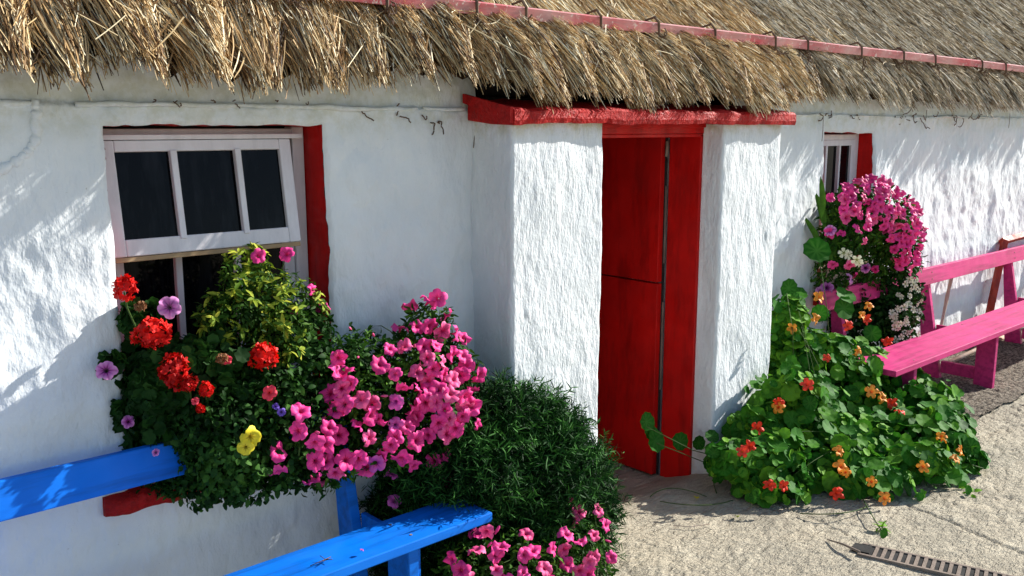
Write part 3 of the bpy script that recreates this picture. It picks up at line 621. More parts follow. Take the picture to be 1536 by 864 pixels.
def scatter(mb, tpl, P, Nrm, Dir, S, tint, veins=None):
    V, F4, F3, ve = tpl; n = len(P)
    Z = Nrm / (np.linalg.norm(Nrm, axis=1)[:, None] + 1e-9); Y = Dir - (Dir * Z).sum(1)[:, None] * Z; Y /= np.linalg.norm(Y, axis=1)[:, None] + 1e-9; X = np.cross(Y, Z)
    S = np.broadcast_to(S, (n,))
    W = P[:, None] + S[:, None, None] * (V[None, :, 0, None] * X[:, None] + V[None, :, 1, None] * Y[:, None] + V[None, :, 2, None] * Z[:, None])
    off = (np.arange(n) * len(V))[:, None, None] + mb.n
    mb.V.append(W.reshape(-1, 3)); mb.A.append(np.repeat(tint, len(V)))
    if veins is not None: veins.append(np.tile(ve, n))
    if len(F4): mb.F4.append((F4[None] + off).reshape(-1, 4))
    if len(F3): mb.F3.append((F3[None] + off).reshape(-1, 3))
    mb.n += n * len(V)
RH = np.array([math.sin(YAWF), -math.cos(YAWF), 0]); FH = np.array([math.cos(YAWF), math.sin(YAWF), 0]); ZU = np.array([0, 0, 1.])
class Blob:   # an ellipsoidal lump of foliage: centre, half width, half height, half depth (metres)
    def __init__(s, px_, py_, y, rx, ry, rd):
        s.c = at(px_, py_, 1, y); k = np.linalg.norm(s.c - _C) / FPX; s.r = np.array([rx * k, ry * k, rd])
    def hit(s, px_, py_):
        v = ray(px_, py_); v = v / np.linalg.norm(v); B = np.stack([RH, ZU, FH]); o = B @ (_C - s.c) / s.r; d = B @ v / s.r
        a = d @ d; b_ = 2 * o @ d; c_ = o @ o - 1; D = b_ * b_ - 4 * a * c_
        if D < 0: return None
        t_ = (-b_ - math.sqrt(D)) / (2 * a); p_ = _C + v * t_; q = B.T @ ((B @ (p_ - s.c)) / s.r ** 2); return t_, p_, q / np.linalg.norm(q)
    def sample(s, n, g, inner=.55):
        u_ = g.normal(size=(n, 3)); u_ /= np.linalg.norm(u_, axis=1)[:, None]; r_ = inner + (1 - inner) * g.random(n) ** .6
        lump_ = .92 + .20 * np.sin(u_[:, 0] * 7 + s.c[0] * 9) * np.sin(u_[:, 1] * 6 + s.c[2] * 7) + .10 * np.sin(u_[:, 2] * 11 + u_[:, 0] * 13)
        L = u_ * (r_ * lump_)[:, None] * s.r; P = s.c + L[:, :1] * RH + L[:, 1:2] * ZU + L[:, 2:] * FH
        Nn = (u_[:, :1] / s.r[0]) * RH + (u_[:, 1:2] / s.r[1]) * ZU + (u_[:, 2:] / s.r[2]) * FH; return P, Nn / np.linalg.norm(Nn, axis=1)[:, None], r_
ALLB = []
def surf(blobs, px_, py_, y_default):
    ALLB.extend([b for b in blobs if b not in ALLB]); base_ = blobs
    near = [b for b in ALLB if np.linalg.norm(b.c - blobs[0].c) < 1.2]
    if any(b.hit(px_, py_) for b in blobs): blobs = near
    best = None
    for b_ in blobs:
        h_ = b_.hit(px_, py_)
        if h_ is not None and (best is None or h_[0] < best[0]): best = h_
    if best is None: return at(px_, py_, 1, y_default), np.array([-.4, -.8, .3])
    return best[1], best[2]
def fill(mb, blobs, per, tpl, size, g, droop=0.0, jit=.7, up=.35, inner=.5, tb=.5, ts_=.2, ylim=None, zlim=None, veins=None, along=False, clump=0.0):
    for b_ in blobs:
        vol = (b_.r[0] * b_.r[1] * b_.r[2]) ** (2 / 3); n = int(per * vol * 1500)
        P, Nn, r_ = b_.sample(n, g, inner)
        ok = np.ones(n, bool)
        if ylim is not None: ok &= P[:, 1] < ylim
        ok &= P[:, 2] > (zlim if zlim is not None else .01)
        if clump: ok &= (vnoise(P[:, 0] * 14 + P[:, 1] * 9, P[:, 2] * 14, 141) > -1 + clump * 1.2 * g.random(n))
        P, Nn, r_ = P[ok], Nn[ok], r_[ok]; n = len(P)
        Dn = (Nn * .7 + g.normal(0, .6, (n, 3)) + [0, 0, -droop]) if not along else (Nn + g.normal(0, .35, (n, 3)) + [0, 0, .5 - droop])
        Nr = Nn * .8 + g.normal(0, jit, (n, 3)) + [0, 0, up]
        scatter(mb, tpl, P, Nr, Dn, g.uniform(*size, n), np.clip(g.normal(tb, ts_, n) + .25 * vnoise(P[:, 0] * 12, P[:, 2] * 12, 142), 0, 1), veins)
def build_plant_mesh(mb, name, m_, parent, veins=None):
    off = np.array(parent.location); V = np.concatenate(mb.V) - off; fs = []
    if mb.F3: fs.append(np.concatenate(mb.F3))
    if mb.F4: fs.append(np.concatenate(mb.F4))
    at_ = {'tint': np.concatenate(mb.A)}
    if veins is not None: at_['vein'] = np.concatenate(veins)
    return link(name, mesh_np(name, V, fs, at_, True), m_, parent)
def stems(mb, root, blobs, n, g, r0=.004, spread=.04):
    for _ in range(n):
        b_ = blobs[g.integers(len(blobs))]; P, Nn, r_ = b_.sample(1, g, .7); e_ = P[0]; s_ = np.array(root) + g.normal(0, spread, 3) * (1, 1, .2)
        if e_[2] < .02: continue
        mid = (s_ + e_) / 2 + [0, -.03, .12 * abs(g.normal())]; uu = np.linspace(0, 1, 8)[:, None]
        mb.tube((1 - uu) ** 2 * s_ + 2 * uu * (1 - uu) * mid + uu ** 2 * e_, np.linspace(r0, r0 * .4, 8), 5)
STEM = leafmat('green_stem', [(0, (.05, .09, .02)), (1, (.12, .16, .05))], .0)
# ---- blossom meshes
def petunia_mesh(name, seed, lobes=5, notch=.10):
    g = np.random.default_rng(seed); n = lobes * 6; rings = ((.03, -.30), (.07, -.14), (.15, -.03), (.30, .0), (.42, -.005), (.5, -.02)); V = []; A = []
    ph = g.uniform(0, 6.28)
    for r_, z in rings:
        for k in range(n):
            a = 2 * math.pi * k / n; l_ = abs(math.cos(a * lobes / 2)) ** .5; rr = r_ * (1 - notch * (1 - l_) * 2.0 * (r_ / .5) ** 2)
            zz = z + (r_ / .5) ** 3 * (.09 * math.sin(a * lobes + ph) + .10 * math.sin(a * 2 + ph) + .05 * math.sin(a * 11 + ph) + .05 * math.sin(a * 3)) - .05 * (r_ > .45)
            V.append((rr * math.cos(a), rr * math.sin(a), zz)); A.append(max(0, r_ / .5 - .30 * (abs(math.cos(a * lobes / 2)) > .93) - .16 * (abs(math.cos(a * lobes / 2)) < .15)))
    F = [(q * n + k, q * n + (k + 1) % n, (q + 1) * n + (k + 1) % n, (q + 1) * n + k) for q in range(len(rings) - 1) for k in range(n)]
    return mesh_np(name, V, [np.array(F)], {'tint': A}, True)
def head_mesh(name, seed):     # a round head of many small five petalled florets
    g = np.random.default_rng(seed); mb = MB(); n = 62
    for i in range(n):
        u_ = 1 - 1.6 * (i + .5) / n; th_ = i * 2.39996; d = np.array([math.sqrt(1 - u_ * u_) * math.cos(th_), math.sqrt(1 - u_ * u_) * math.sin(th_), u_]) + g.normal(0, .13, 3); d /= np.linalg.norm(d)
        c0 = d * np.array([.37, .35, .28]) * g.uniform(.72, 1.16); d = d + g.normal(0, .45, 3); d /= np.linalg.norm(d); a_ = np.cross(d, [.3, .5, .8]); a_ /= np.linalg.norm(a_); b_ = np.cross(d, a_); p0 = g.uniform(0, 6.28); sh = float(g.uniform(.25, 1))
        for q in range(5):
            an = p0 + q * 1.2566 + g.normal(0, .12); cup = g.uniform(.0, .5); e_ = math.cos(an) * a_ + math.sin(an) * b_; s_ = np.cross(d, e_); e_ = e_ + cup * d; L = g.uniform(.10, .15); w_ = L * .42
            V = np.array([c0, c0 + e_ * L * .5 + s_ * w_, c0 + e_ * L + s_ * w_ * .55 + d * g.normal(0, .02), c0 + e_ * L - s_ * w_ * .55 + d * g.normal(0, .02), c0 + e_ * L * .5 - s_ * w_])
            mb.add(V, [(0, 1, 2)], sh); mb.F3.append(np.array([(0, 2, 3), (0, 3, 4)]) + mb.n - 5)
    V = np.concatenate(mb.V); return mesh_np(name, V, [np.concatenate(mb.F3)], {'tint': np.concatenate(mb.A)}, True)
def small_flower_mesh(name, seed, petals=5):
    g = np.random.default_rng(seed); V = []; F4 = []; A = []
    for q in range(petals):
        an = q * 2 * math.pi / petals; e_ = np.array([math.cos(an), math.sin(an), 0]); s_ = np.array([-math.sin(an), math.cos(an), 0]); k = len(V); z = g.normal(0, .04, 6)
        V += [e_ * .03 + [0, 0, -.12], e_ * .25 + s_ * .15 + [0, 0, .0], e_ * .46 + s_ * .17 + [0, 0, z[1]], e_ * .52 + [0, 0, z[2] - .04], e_ * .46 - s_ * .17 + [0, 0, z[3]], e_ * .25 - s_ * .15 + [0, 0, 0]]
        F4 += [(k, k + 1, k + 2, k + 3), (k, k + 3, k + 4, k + 5)]; A += [0, .4, .9, 1, .9, .4]
    return mesh_np(name, np.array(V), [np.array(F4)], {'tint': A}, True)
PINKPET = [petalmat('pink_petal', (.88, .055, .31), (.80, .035, .24), (.50, .01, .10)), petalmat('rose_petal', (.88, .13, .33), (.80, .05, .22), (.5, .01, .10)), petalmat('mauve_pink_petal', (.72, .12, .45), (.62, .06, .34), (.3, .01, .2))]
PURPET = petalmat('purple_petal', (.74, .30, .62), (.34, .03, .27), (.025, .004, .02))
REDPET = petalmat('scarlet_petal', (.88, .010, .004), (.60, .004, .002), (.45, .004, .002), .15)
CORAL = petalmat('coral_petal', (.80, .05, .10), (.75, .03, .06), (.5, .01, .02))
YEL = petalmat('yellow_petal', (.78, .66, .02), (.80, .62, .02), (.35, .25, .01))
WHI = petalmat('cream_petal', (.74, .72, .58), (.72, .70, .5), (.5, .5, .2))
ORA = petalmat('orange_petal', (.86, .27, .02), (.84, .34, .04), (.7, .1, .01)); NRED = petalmat('nasturtium_red_petal', (.80, .035, .012), (.80, .05, .015), (.55, .03, .01)); 
VIO = petalmat('violet_petal', (.18, .10, .55), (.15, .07, .45), (.05, .01, .1))
BROWN = petalmat('dry_petal', (.30, .13, .05), (.25, .10, .04), (.1, .04, .02))
PM = [[petunia_mesh('petunia_flower', 10 * j + i) for i in range(4)] for j in range(3)]
for j_ in range(3):
    for me in PM[j_]: me.materials.append(PINKPET[j_])
def wm(me, m_): me.materials.append(m_); return me
PUR = wm(petunia_mesh('purple_flower', 77), PURPET); CORF = wm(petunia_mesh('coral_flower', 78), CORAL); YELF = wm(petunia_mesh('yellow_flower', 79, 4, .1), YEL); VIOF = wm(petunia_mesh('violet_flower', 80), VIO)
HEADS = [wm(head_mesh('geranium_head', s_), REDPET) for s_ in (1, 2)]; DRY = wm(head_mesh('dry_head', 3), BROWN)
WHF = [wm(small_flower_mesh('white_flower', s_), WHI) for s_ in (4, 5)]
NAO = [wm(petunia_mesh('nasturtium_flower', s_, 5, .26), ORA) for s_ in (6, 7)]; NAR = [wm(petunia_mesh('nasturtium_flower', s_, 5, .26), NRED) for s_ in (8, 9)]
g0 = np.random.default_rng(33)
def flower(name, me, parent, P, Nn, dia, spin=None, jit=.35, face=.40, label=None):
    d = Vector(Nn) + Vector(tuple(g0.normal(0, jit, 3))) + face * Vector((-.35, -.75, .25)); d.normalize()
    q = d.to_track_quat('Z', 'Y'); o = bpy.data.objects.new(name, me); COL.objects.link(o); o.parent = parent
    o.rotation_mode = 'QUATERNION'; o.rotation_quaternion = q @ Matrix.Rotation(g0.uniform(0, 6.28), 4, 'Z').to_quaternion()
    s_ = dia * g0.uniform(.9, 1.08); o.scale = (s_, s_ * g0.uniform(.85, 1.0), s_); o.location = Vector(tuple(P)) + d * .016 - parent.location
    if label: o['label'] = label
    return o
GREEN = leafmat('petunia_leaf', [(0, (.008, .032, .003)), (.5, (.024, .090, .008)), (1, (.10, .23, .02))], .22)
DKGREEN = leafmat('trailing_leaf', [(0, (.005, .022, .003)), (.5, (.016, .065, .008)), (1, (.07, .18, .025))], .18)
GERL = leafmat('geranium_leaf', [(0, (.008, .034, .005)), (.5, (.020, .075, .010)), (1, (.07, .17, .03))], .2, darken=None)
VARI = leafmat('variegated_leaf', [(0, (.010, .040, .004)), (.38, (.04, .11, .008)), (.6, (.19, .27, .02)), (1, (.56, .56, .06))], .2, .35, .6, 0)
NEED = leafmat('needle_leaf', [(0, (.003, .018, .004)), (.5, (.010, .052, .008)), (1, (.06, .20, .03))], .12, .5, .3, 0)
NASL = leafmat('nasturtium_leaf', [(0, (.010, .070, .005)), (.5, (.028, .170, .008)), (1, (.20, .44, .02))], .30, .5, .5, 30, darken=(.12, .32, .05))
ov = tpl_ovate(.55, .15, .2); ovn = tpl_ovate(.32, .12, .1); rnd = tpl_round(); gerl = tpl_round(7, .16); nd = tpl_needle(); ovw = tpl_ovate(.7, .1, .25)

# window box standing on the big window's sill
def window_box(x0, x1, y0, y1, z0, h, label):
    g = MB(); t_ = .016; r_ = empty('window_box', ((x0 + x1) / 2, (y0 + y1) / 2, z0)); tag(r_, label, 'window box'); o = np.array(r_.location)
    def bx(a, b2, n_, m_): gg = MB(); gg.box(np.array(a) - o, np.array(b2) - o); gg.build(n_, m_, r_, bevel=.002)
    bx((x0, y0, z0), (x1, y0 + t_, z0 + h), 'front_board', STICK); bx((x0, y1 - t_, z0), (x1, y1, z0 + h), 'back_board', STICK)
    bx((x0, y0 + t_ + .001, z0), (x0 + t_, y1 - t_ - .001, z0 + h), 'end_board', STICK); bx((x1 - t_, y0 + t_ + .001, z0), (x1, y1 - t_ - .001, z0 + h), 'end_board', STICK)
    bx((x0 + t_ + .001, y0 + t_ + .001, z0 + .005), (x1 - t_ - .001, y1 - t_ - .001, z0 + h - .03), 'soil', DARKIN); return r_
window_box(1.06, 1.80, M - .045, M + .11, .688, .17, 'wooden window box on the red sill, almost buried in flowers')
window_box(5.60, 6.17, M - .04, M + .09, .80, .16, 'small wooden window box on the far sill under pink flowers')

def plant(name, loc, label, cat, group=None):
    r_ = empty(name, loc); tag(r_, label, cat, group); return r_
# --- red geranium
ger = plant('geranium', (1.18, .28, .84), 'red geranium with round scarlet flower heads at the left of the big window', 'geranium')
gb = [Blob(240, 560, .19, 55, 52, .08), Blob(245, 615, .17, 62, 65, .09), Blob(215, 490, .25, 30, 40, .05), Blob(300, 560, .12, 70, 60, .10), Blob(228, 660, .22, 46, 48, .05), Blob(198, 478, .22, 16, 24, .04), Blob(168, 545, .20, 16, 16, .03), Blob(186, 622, .22, 16, 22, .03), Blob(385, 560, .10, 40, 40, .08)]
g = np.random.default_rng(1); mb = MB(); fill(mb, gb, 26, gerl, (.025, .058), g, jit=.6, tb=.30); build_plant_mesh(mb, 'foliage', GERL, ger)
for x, y, r_ in ((187, 435, 20), (226, 500, 30), (262, 558, 27), (284, 574, 13), (308, 581, 13), (300, 608, 8), (390, 537, 23)):
    P, Nn = surf(gb, x, y, .10); P = P + np.array([-.01, -.035, .01]); k = np.linalg.norm(P - _C) / FPX
    flower('flower_head', HEADS[int(x) % 2], ger, P, Nn, 2.1 * r_ * k, jit=.1)
    e_ = P - np.array(ger.location); mbs = MB(); s_ = e_ + [.05, .08, -.14]; mbs.tube([s_, (s_ + e_) / 2 + [-.01, .0, -.0], e_ + [0, .012, -.012]], .003, 5); mbs.build('stalk', STEM, ger)
for x, y in ((329, 536), (205, 462)):
    P, Nn = surf(gb, x, y, .1); flower('dry_head', DRY, ger, P - np.array([.0, .03, 0]), Nn, .045)
# --- variegated shrub
vs = plant('variegated_shrub', (1.45, .3, .84), 'bushy shrub with yellow edged leaves in the middle of the window box', 'shrub')
vb = [Blob(385, 450, .13, 60, 50, .09), Blob(350, 470, .12, 55, 45, .09), Blob(420, 490, .10, 55, 45, .09), Blob(355, 420, .15, 22, 40, .06), Blob(385, 400, .17, 18, 30, .05), Blob(318, 480, .13, 26, 30, .05), Blob(440, 455, .14, 45, 45, .08), Blob(400, 520, .09, 45, 35, .07)]
g = np.random.default_rng(2); mb = MB(); fill(mb, vb, 28, ovn, (.018, .034), g, jit=.5, tb=.20, ts_=.12)
for b_ in vb:     # yellow growing tips: rosettes of pointed leaves
    P, Nn, r_ = b_.sample(17, g, .90)
    for p_, n_ in zip(P, Nn):
        if n_[1] > .4: continue
        ax = n_ * .6 + np.array([0, -.1, .7]); ax /= np.linalg.norm(ax); k = 9; d = g.normal(size=(k, 3)); d -= (d @ ax)[:, None] * ax * .6; d = d / np.linalg.norm(d, axis=1)[:, None] + ax * .5
        scatter(mb, ovn, p_ + ax * g.uniform(0, .02, (k, 1)), ax + g.normal(0, .3, (k, 3)), d, g.uniform(.024, .042, k), np.clip(g.normal(.62, .18, k), 0, 1))
build_plant_mesh(mb, 'foliage', VARI, vs)
mb = MB(); stems(mb, (1.45, .3, .84), vb, 26, g, .004); build_plant_mesh(mb, 'stem', STEM, vs)
# --- trailing mixed greenery, with a few odd blooms
tr = plant('trailing_plant', (1.5, .26, .84), 'dark trailing greenery spilling from the window box over the blue backrest', 'plant')
tb_ = [Blob(340, 650, .02, 70, 75, .10), Blob(420, 640, .0, 70, 85, .11), Blob(300, 690, .05, 30, 30, .04), Blob(345, 715, .03, 45, 35, .07), Blob(430, 705, .0, 50, 35, .08), Blob(470, 560, .05, 50, 60, .09), Blob(380, 590, .06, 80, 55, .10), Blob(300, 630, .08, 60, 60, .08), Blob(245, 700, .20, 55, 42, .045), Blob(300, 735, .10, 34, 26, .05), Blob(262, 728, .17, 26, 20, .03), Blob(370, 735, .03, 50, 20, .06), Blob(470, 490, .10, 30, 40, .06), Blob(240, 620, .19, 60, 60, .05), Blob(520, 560, .03, 50, 55, .08), Blob(225, 590, .21, 50, 60, .04)]
g = np.random.default_rng(3); mb = MB(); fill(mb, tb_, 34, ov, (.016, .036), g, droop=.4, jit=.7, tb=.42, ts_=.24, up=.3); fill(mb, [Blob(345, 690, -.02, 50, 50, .08)], 40, ovw, (.02, .04), g, droop=.5, tb=.65)
P = np.array([at(x, y, 1, .03) for x, y in ((455, 505), (462, 512), (447, 518), (470, 508), (452, 528), (478, 515))]); scatter(mb, ovw, P, np.tile([-.3, -.7, .6], (6, 1)) + g.normal(0, .2, (6, 3)), g.normal(size=(6, 3)), .055, np.full(6, .8))
build_plant_mesh(mb, 'foliage', DKGREEN, tr)
mb = MB(); stems(mb, (1.5, .2, .84), tb_, 36, g, .003, .15); build_plant_mesh(mb, 'stem', STEM, tr)
for x, y, me, d_ in ((255, 461, PUR, .080), (160, 557, PUR, .068), (193, 633, PUR, .05), (234, 679, PUR, .03)):
    P = at(x, y, 1, .09 if x > 200 else .17); flower('purple_flower', me, tr, P, (-.3, -.8, .3), d_, jit=.2)
for x, y, d_ in ((372, 652, .066), (366, 668, .05)): P, Nn = surf(tb_, x, y, 0); flower('yellow_flower', YELF, tr, P - np.array([0, .015, 0]), Nn, d_ * 1.1, jit=.15)
for x, y, d_ in ((423, 617, .03), (415, 612, .03)): P, Nn = surf(tb_, x, y, 0); flower('violet_flower', VIOF, tr, P, Nn, d_)
for x, y, d_ in ((400, 587, .055), (290, 600, .03), (335, 538, .035)): P, Nn = surf(tb_, x, y, 0); flower('coral_flower', CORF, tr, P - np.array([0, .02, 0]), Nn, d_)
for x, y, d_ in ((387, 385, .055), (432, 383, .062), (463, 435, .058), (485, 466, .062), (441, 468, .035)):
    P = at(x, y, 1, .10); flower('pink_flower', PM[0][x % 4], tr, P, (-.3, -.8, .3), d_, jit=.5); e_ = P - np.array(tr.location)
    mbs = MB(); mbs.tube([e_ + [-.03, .07, -.14], e_ + [-.01, .03, -.05], e_ + [0, .012, -.005]], .002, 5); mbs.build('stalk', STEM, tr)
# --- big pink petunia beside the window, in a hanging wall basket
wb = empty('wall_basket', (2.08, .16, .80)); tag(wb, 'dark wire wall basket hidden under the big mound of pink petunias', 'basket')
gg = MB(); uu = np.linspace(0, 2 * math.pi, 25)
for rz_, rr_ in ((.0, .17), (-.07, .15), (-.13, .10)): gg.tube(np.stack([rr_ * np.cos(uu), .085 * rr_ / .17 * np.sin(uu), 0 * uu + rz_], -1), .003, 5)
for k in range(10):
    a = k * .628; gg.tube([(.17 * math.cos(a), .085 * math.sin(a), 0), (.15 * math.cos(a), .075 * math.sin(a), -.07), (.02 * math.cos(a), .01 * math.sin(a), -.16)], .002, 4)
gg.build('wire_frame', RUST, wb)
gg = MB(); gg.tube([(0, 0, -.15), (0, 0, -.10), (0, 0, -.03)], [.03, .08, .08], 12); gg.build('soil', DARKIN, wb)
pe = plant('petunia', (2.08, .16, .82), 'big mound of bright pink petunias between the window and the porch', 'petunia', 'pink petunia plants')
eb = [Blob(640, 500, .06, 45, 50, .10), Blob(610, 545, .02, 65, 50, .12), Blob(665, 560, .0, 50, 60, .11), Blob(560, 590, -.02, 60, 60, .11), Blob(640, 620, -.06, 75, 65, .12), Blob(520, 620, -.03, 45, 70, .10), Blob(500, 680, -.03, 45, 45, .09), Blob(570, 665, -.05, 60, 45, .11), Blob(660, 670, -.06, 40, 40, .09), Blob(545, 530, .08, 50, 40, .09), Blob(690, 580, .0, 30, 45, .07), Blob(440, 670, .0, 35, 55, .07), Blob(480, 715, .0, 30, 25, .05)]
g = np.random.default_rng(4); mb = MB(); fill(mb, eb, 30, ovn, (.022, .042), g, droop=.2, jit=.7, tb=.45, ts_=.22); build_plant_mesh(mb, 'foliage', GREEN, pe)
mb = MB(); stems(mb, (2.08, .14, .82), eb, 50, g, .003, .08); build_plant_mesh(mb, 'stem', STEM, pe)
EF = [(655, 447), (664, 470), (638, 455), (612, 463), (597, 496), (622, 492), (605, 522), (640, 487), (660, 495), (677, 500), (690, 508), (566, 548), (592, 561), (580, 525), (648, 520), (638, 537), (657, 543), (672, 530), (690, 535), (697, 550), (714, 560), (706, 580), (688, 562), (675, 570), (660, 562), (645, 552), (640, 572), (622, 560), (620, 585), (655, 585), (672, 592), (692, 592), (665, 615), (650, 602), (636, 603), (505, 535), (498, 560), (516, 562), (510, 582), (526, 576), (495, 590), (502, 616), (516, 606), (490, 642), (505, 652), (540, 600), (550, 622), (567, 624), (593, 600), (615, 608), (590, 636), (607, 640), (622, 625), (515, 690), (535, 685), (545, 700), (562, 690), (470, 660), (484, 664), (465, 714), (481, 727), (447, 619), (447, 645), (412, 678), (412, 701), (470, 690), (487, 693), (500, 705), (583, 665), (600, 682), (616, 695), (651, 690), (662, 680), (620, 660), (640, 650), (666, 650), (681, 640), (655, 632), (703, 610), (709, 634), (690, 622), (583, 713), (590, 655), (548, 655), (575, 680), (672, 625), (530, 640), (556, 606), (672, 719), (588, 752), (605, 575), (632, 520), (696, 604), (640, 585)]
for i, (x, y) in enumerate(EF[:96]):
    P, Nn = surf(eb, x, y, 0); mi = 2 if (x, y) in ((583, 713), (562, 690), (588, 752), (593, 600), (590, 636)) else (1 if g0.random() < .3 else 0)
    flower('flower', PM[mi][i % 4], pe, P - np.array([0, .01, 0]), Nn, g0.uniform(.064, .088), jit=.62)
def buds(par, blobs, n, m_, seed, box_):
    g = np.random.default_rng(seed); V = []
    rr = (.0, .10, .16, .13, .05); zz = (0, .15, .5, .85, 1.0)
    if not hasattr(buds, m_.name): setattr(buds, m_.name, wm(mesh_np('bud', [(r_ * math.cos(k * 1.047), r_ * math.sin(k * 1.047), z) for r_, z in zip(rr, zz) for k in range(6)], [np.array([(q * 6 + k, q * 6 + (k + 1) % 6, (q + 1) * 6 + (k + 1) % 6, (q + 1) * 6 + k) for q in range(4) for k in range(6)])], {'tint': np.repeat([.3, .5, .8, 1, 1], 6)}, True), m_))
    for _ in range(n):
        x, y = g.uniform(box_[0], box_[2]), g.uniform(box_[1], box_[3])
        if not any(b.hit(x, y) for b in blobs): continue
        P, Nn = surf(blobs, x, y, 0); flower('bud', getattr(buds, m_.name), par, P, Nn, g.uniform(.028, .042), jit=.7, face=.2)
buds(pe, eb, 22, PINKPET[1], 70, (430, 450, 720, 730))
# --- dark needle shrub against the porch
nsb = plant('evergreen_shrub', (2.72, -.12, 0), 'dark green needle leaved shrub against the left porch pier', 'shrub')
nb = [Blob(785, 648, -.10, 80, 50, .15), Blob(832, 702, -.15, 62, 58, .17), Blob(740, 650, -.10, 60, 70, .14), Blob(790, 720, -.16, 110, 70, .18), Blob(700, 720, -.12, 90, 80, .16), Blob(870, 760, -.20, 48, 50, .14), Blob(630, 750, .14, 75, 60, .11), Blob(760, 790, -.15, 100, 70, .18), Blob(640, 830, .12, 90, 60, .12), Blob(870, 820, -.20, 40, 50, .12)]
g = np.random.default_rng(5); mb = MB()
for b_ in nb:
    n = int(900 * (b_.r[0] * b_.r[1]) * 60 / 2); P, Nn, r_ = b_.sample(n, g, .55)
    ok = P[:, 2] > .03; P, Nn = P[ok], Nn[ok]
    for p_, n_ in zip(P, Nn):
        ax = n_ * .7 + g.normal(0, .35, 3) + [0, 0, .45]; ax /= np.linalg.norm(ax); k = 13; s_ = np.linspace(0, g.choice([.05, .07, .10]), k)[:, None]
        d = g.normal(size=(k, 3)); d -= (d @ ax)[:, None] * ax; d = d / np.linalg.norm(d, axis=1)[:, None] + ax * .9
        scatter(mb, nd, p_ + ax * s_, g.normal(size=(k, 3)) + [0, -.3, .6], d, g.uniform(.028, .046, k), np.clip(g.normal(.42, .22, k) + .25 * (s_[:, 0] / .07 - .5) + .25 * float(vnoise(p_[0] * 9, p_[2] * 9, 151)), 0, 1))
for _ in range(90):
    b_ = nb[g.integers(6)]; P, Nn, r_ = b_.sample(1, g, .97); p_, n_ = P[0], Nn[0]
    if p_[2] < .1: continue
    ax = n_ * .8 + g.normal(0, .25, 3) + [0, 0, .7]; ax /= np.linalg.norm(ax); Ls = g.uniform(.06, .13); k = int(Ls * 230); s_ = np.linspace(0, Ls, k)[:, None]; d = g.normal(size=(k, 3)); d -= (d @ ax)[:, None] * ax; d = d / np.linalg.norm(d, axis=1)[:, None] + ax
    scatter(mb, nd, p_ + ax * s_, g.normal(size=(k, 3)) + [0, -.3, .6], d, g.uniform(.018, .034, k), np.clip(g.normal(.6, .2, k) + s_[:, 0] * 2, 0, 1))
build_plant_mesh(mb, 'foliage', NEED, nsb)
mb = MB(); stems(mb, (2.72, -.1, .0), nb, 40, g, .007, .12); build_plant_mesh(mb, 'stem', STEM, nsb)
# --- low pink petunias on the ground at the bench end
pg = plant('petunia', (2.62, -.42, 0), 'low pink petunias growing on the ground past the end of the blue bench', 'petunia', 'pink petunia plants')
lb = [Blob(860, 790, -.32, 45, 40, .12), Blob(840, 830, -.38, 65, 45, .14), Blob(760, 840, -.36, 70, 42, .14), Blob(700, 845, -.30, 45, 40, .12), Blob(890, 840, -.36, 32, 35, .10), Blob(845, 760, -.28, 30, 25, .08), Blob(780, 885, -.40, 110, 40, .14)]
g = np.random.default_rng(6); mb = MB(); fill(mb, lb, 20, ovn, (.022, .045), g, droop=.1, tb=.5, ts_=.22); build_plant_mesh(mb, 'foliage', GREEN, pg)
mb = MB(); stems(mb, (2.62, -.4, .0), lb, 40, g, .003, .08); build_plant_mesh(mb, 'stem', STEM, pg)
for i, (x, y) in enumerate(((827, 749), (852, 756), (865, 769), (892, 766), (864, 784), (902, 788), (712, 803), (785, 803), (845, 804), (885, 803), (679, 836), (712, 829), (739, 831), (749, 823), (782, 831), (795, 829), (822, 823), (842, 821), (869, 816), (912, 834), (690, 854), (740, 856), (780, 859), (812, 853), (824, 858), (847, 846), (865, 853), (879, 839), (885, 833), (877, 859), (729, 793), (700, 868), (760, 872), (800, 880), (850, 875))):
    P, Nn = surf(lb, x, y, -.4); flower('flower', PM[0 if g0.random() < .6 else 1][i % 4], pg, P - np.array([0, .01, 0]), Nn, g0.uniform(.06, .08), jit=.5)
buds(pg, lb, 10, PINKPET[0], 71, (680, 750, 910, 860))
# --- nasturtium
na = plant('nasturtium', (4.9, -.25, 0), 'sprawling nasturtium with round leaves and orange flowers beside the right porch pier', 'nasturtium')
nbb = [Blob(1195, 620, -.22, 75, 75, .20), Blob(1260, 600, -.15, 85, 85, .24), Blob(1330, 620, -.22, 75, 70, .22), Blob(1240, 690, -.42, 110, 62, .26), Blob(1150, 690, -.32, 70, 45, .18), Blob(1340, 675, -.55, 85, 58, .24), Blob(1400, 670, -.68, 48, 60, .18), Blob(1205, 548, .0, 50, 50, .14), Blob(1275, 555, -.02, 55, 42, .16), Blob(1185, 480, .08, 28, 45, .09), Blob(1250, 725, -.55, 85, 38, .18), Blob(1095, 690, -.22, 35, 30, .12), Blob(1160, 735, -.42, 60, 28, .14), Blob(1442, 690, -.90, 26, 32, .12), Blob(1130, 640, -.15, 35, 30, .10), Blob(1412, 655, -.66, 42, 58, .22), Blob(1380, 622, -.45, 52, 55, .22), Blob(1432, 700, -.88, 32, 36, .16), Blob(1375, 705, -.80, 60, 42, .20), Blob(1305, 725, -.70, 65, 38, .20), Blob(1235, 540, -.05, 62, 42, .16), Blob(1310, 572, -.15, 52, 46, .18), Blob(1185, 545, .03, 30, 50, .10)]
g = np.random.default_rng(8); mb = MB(); vv = []
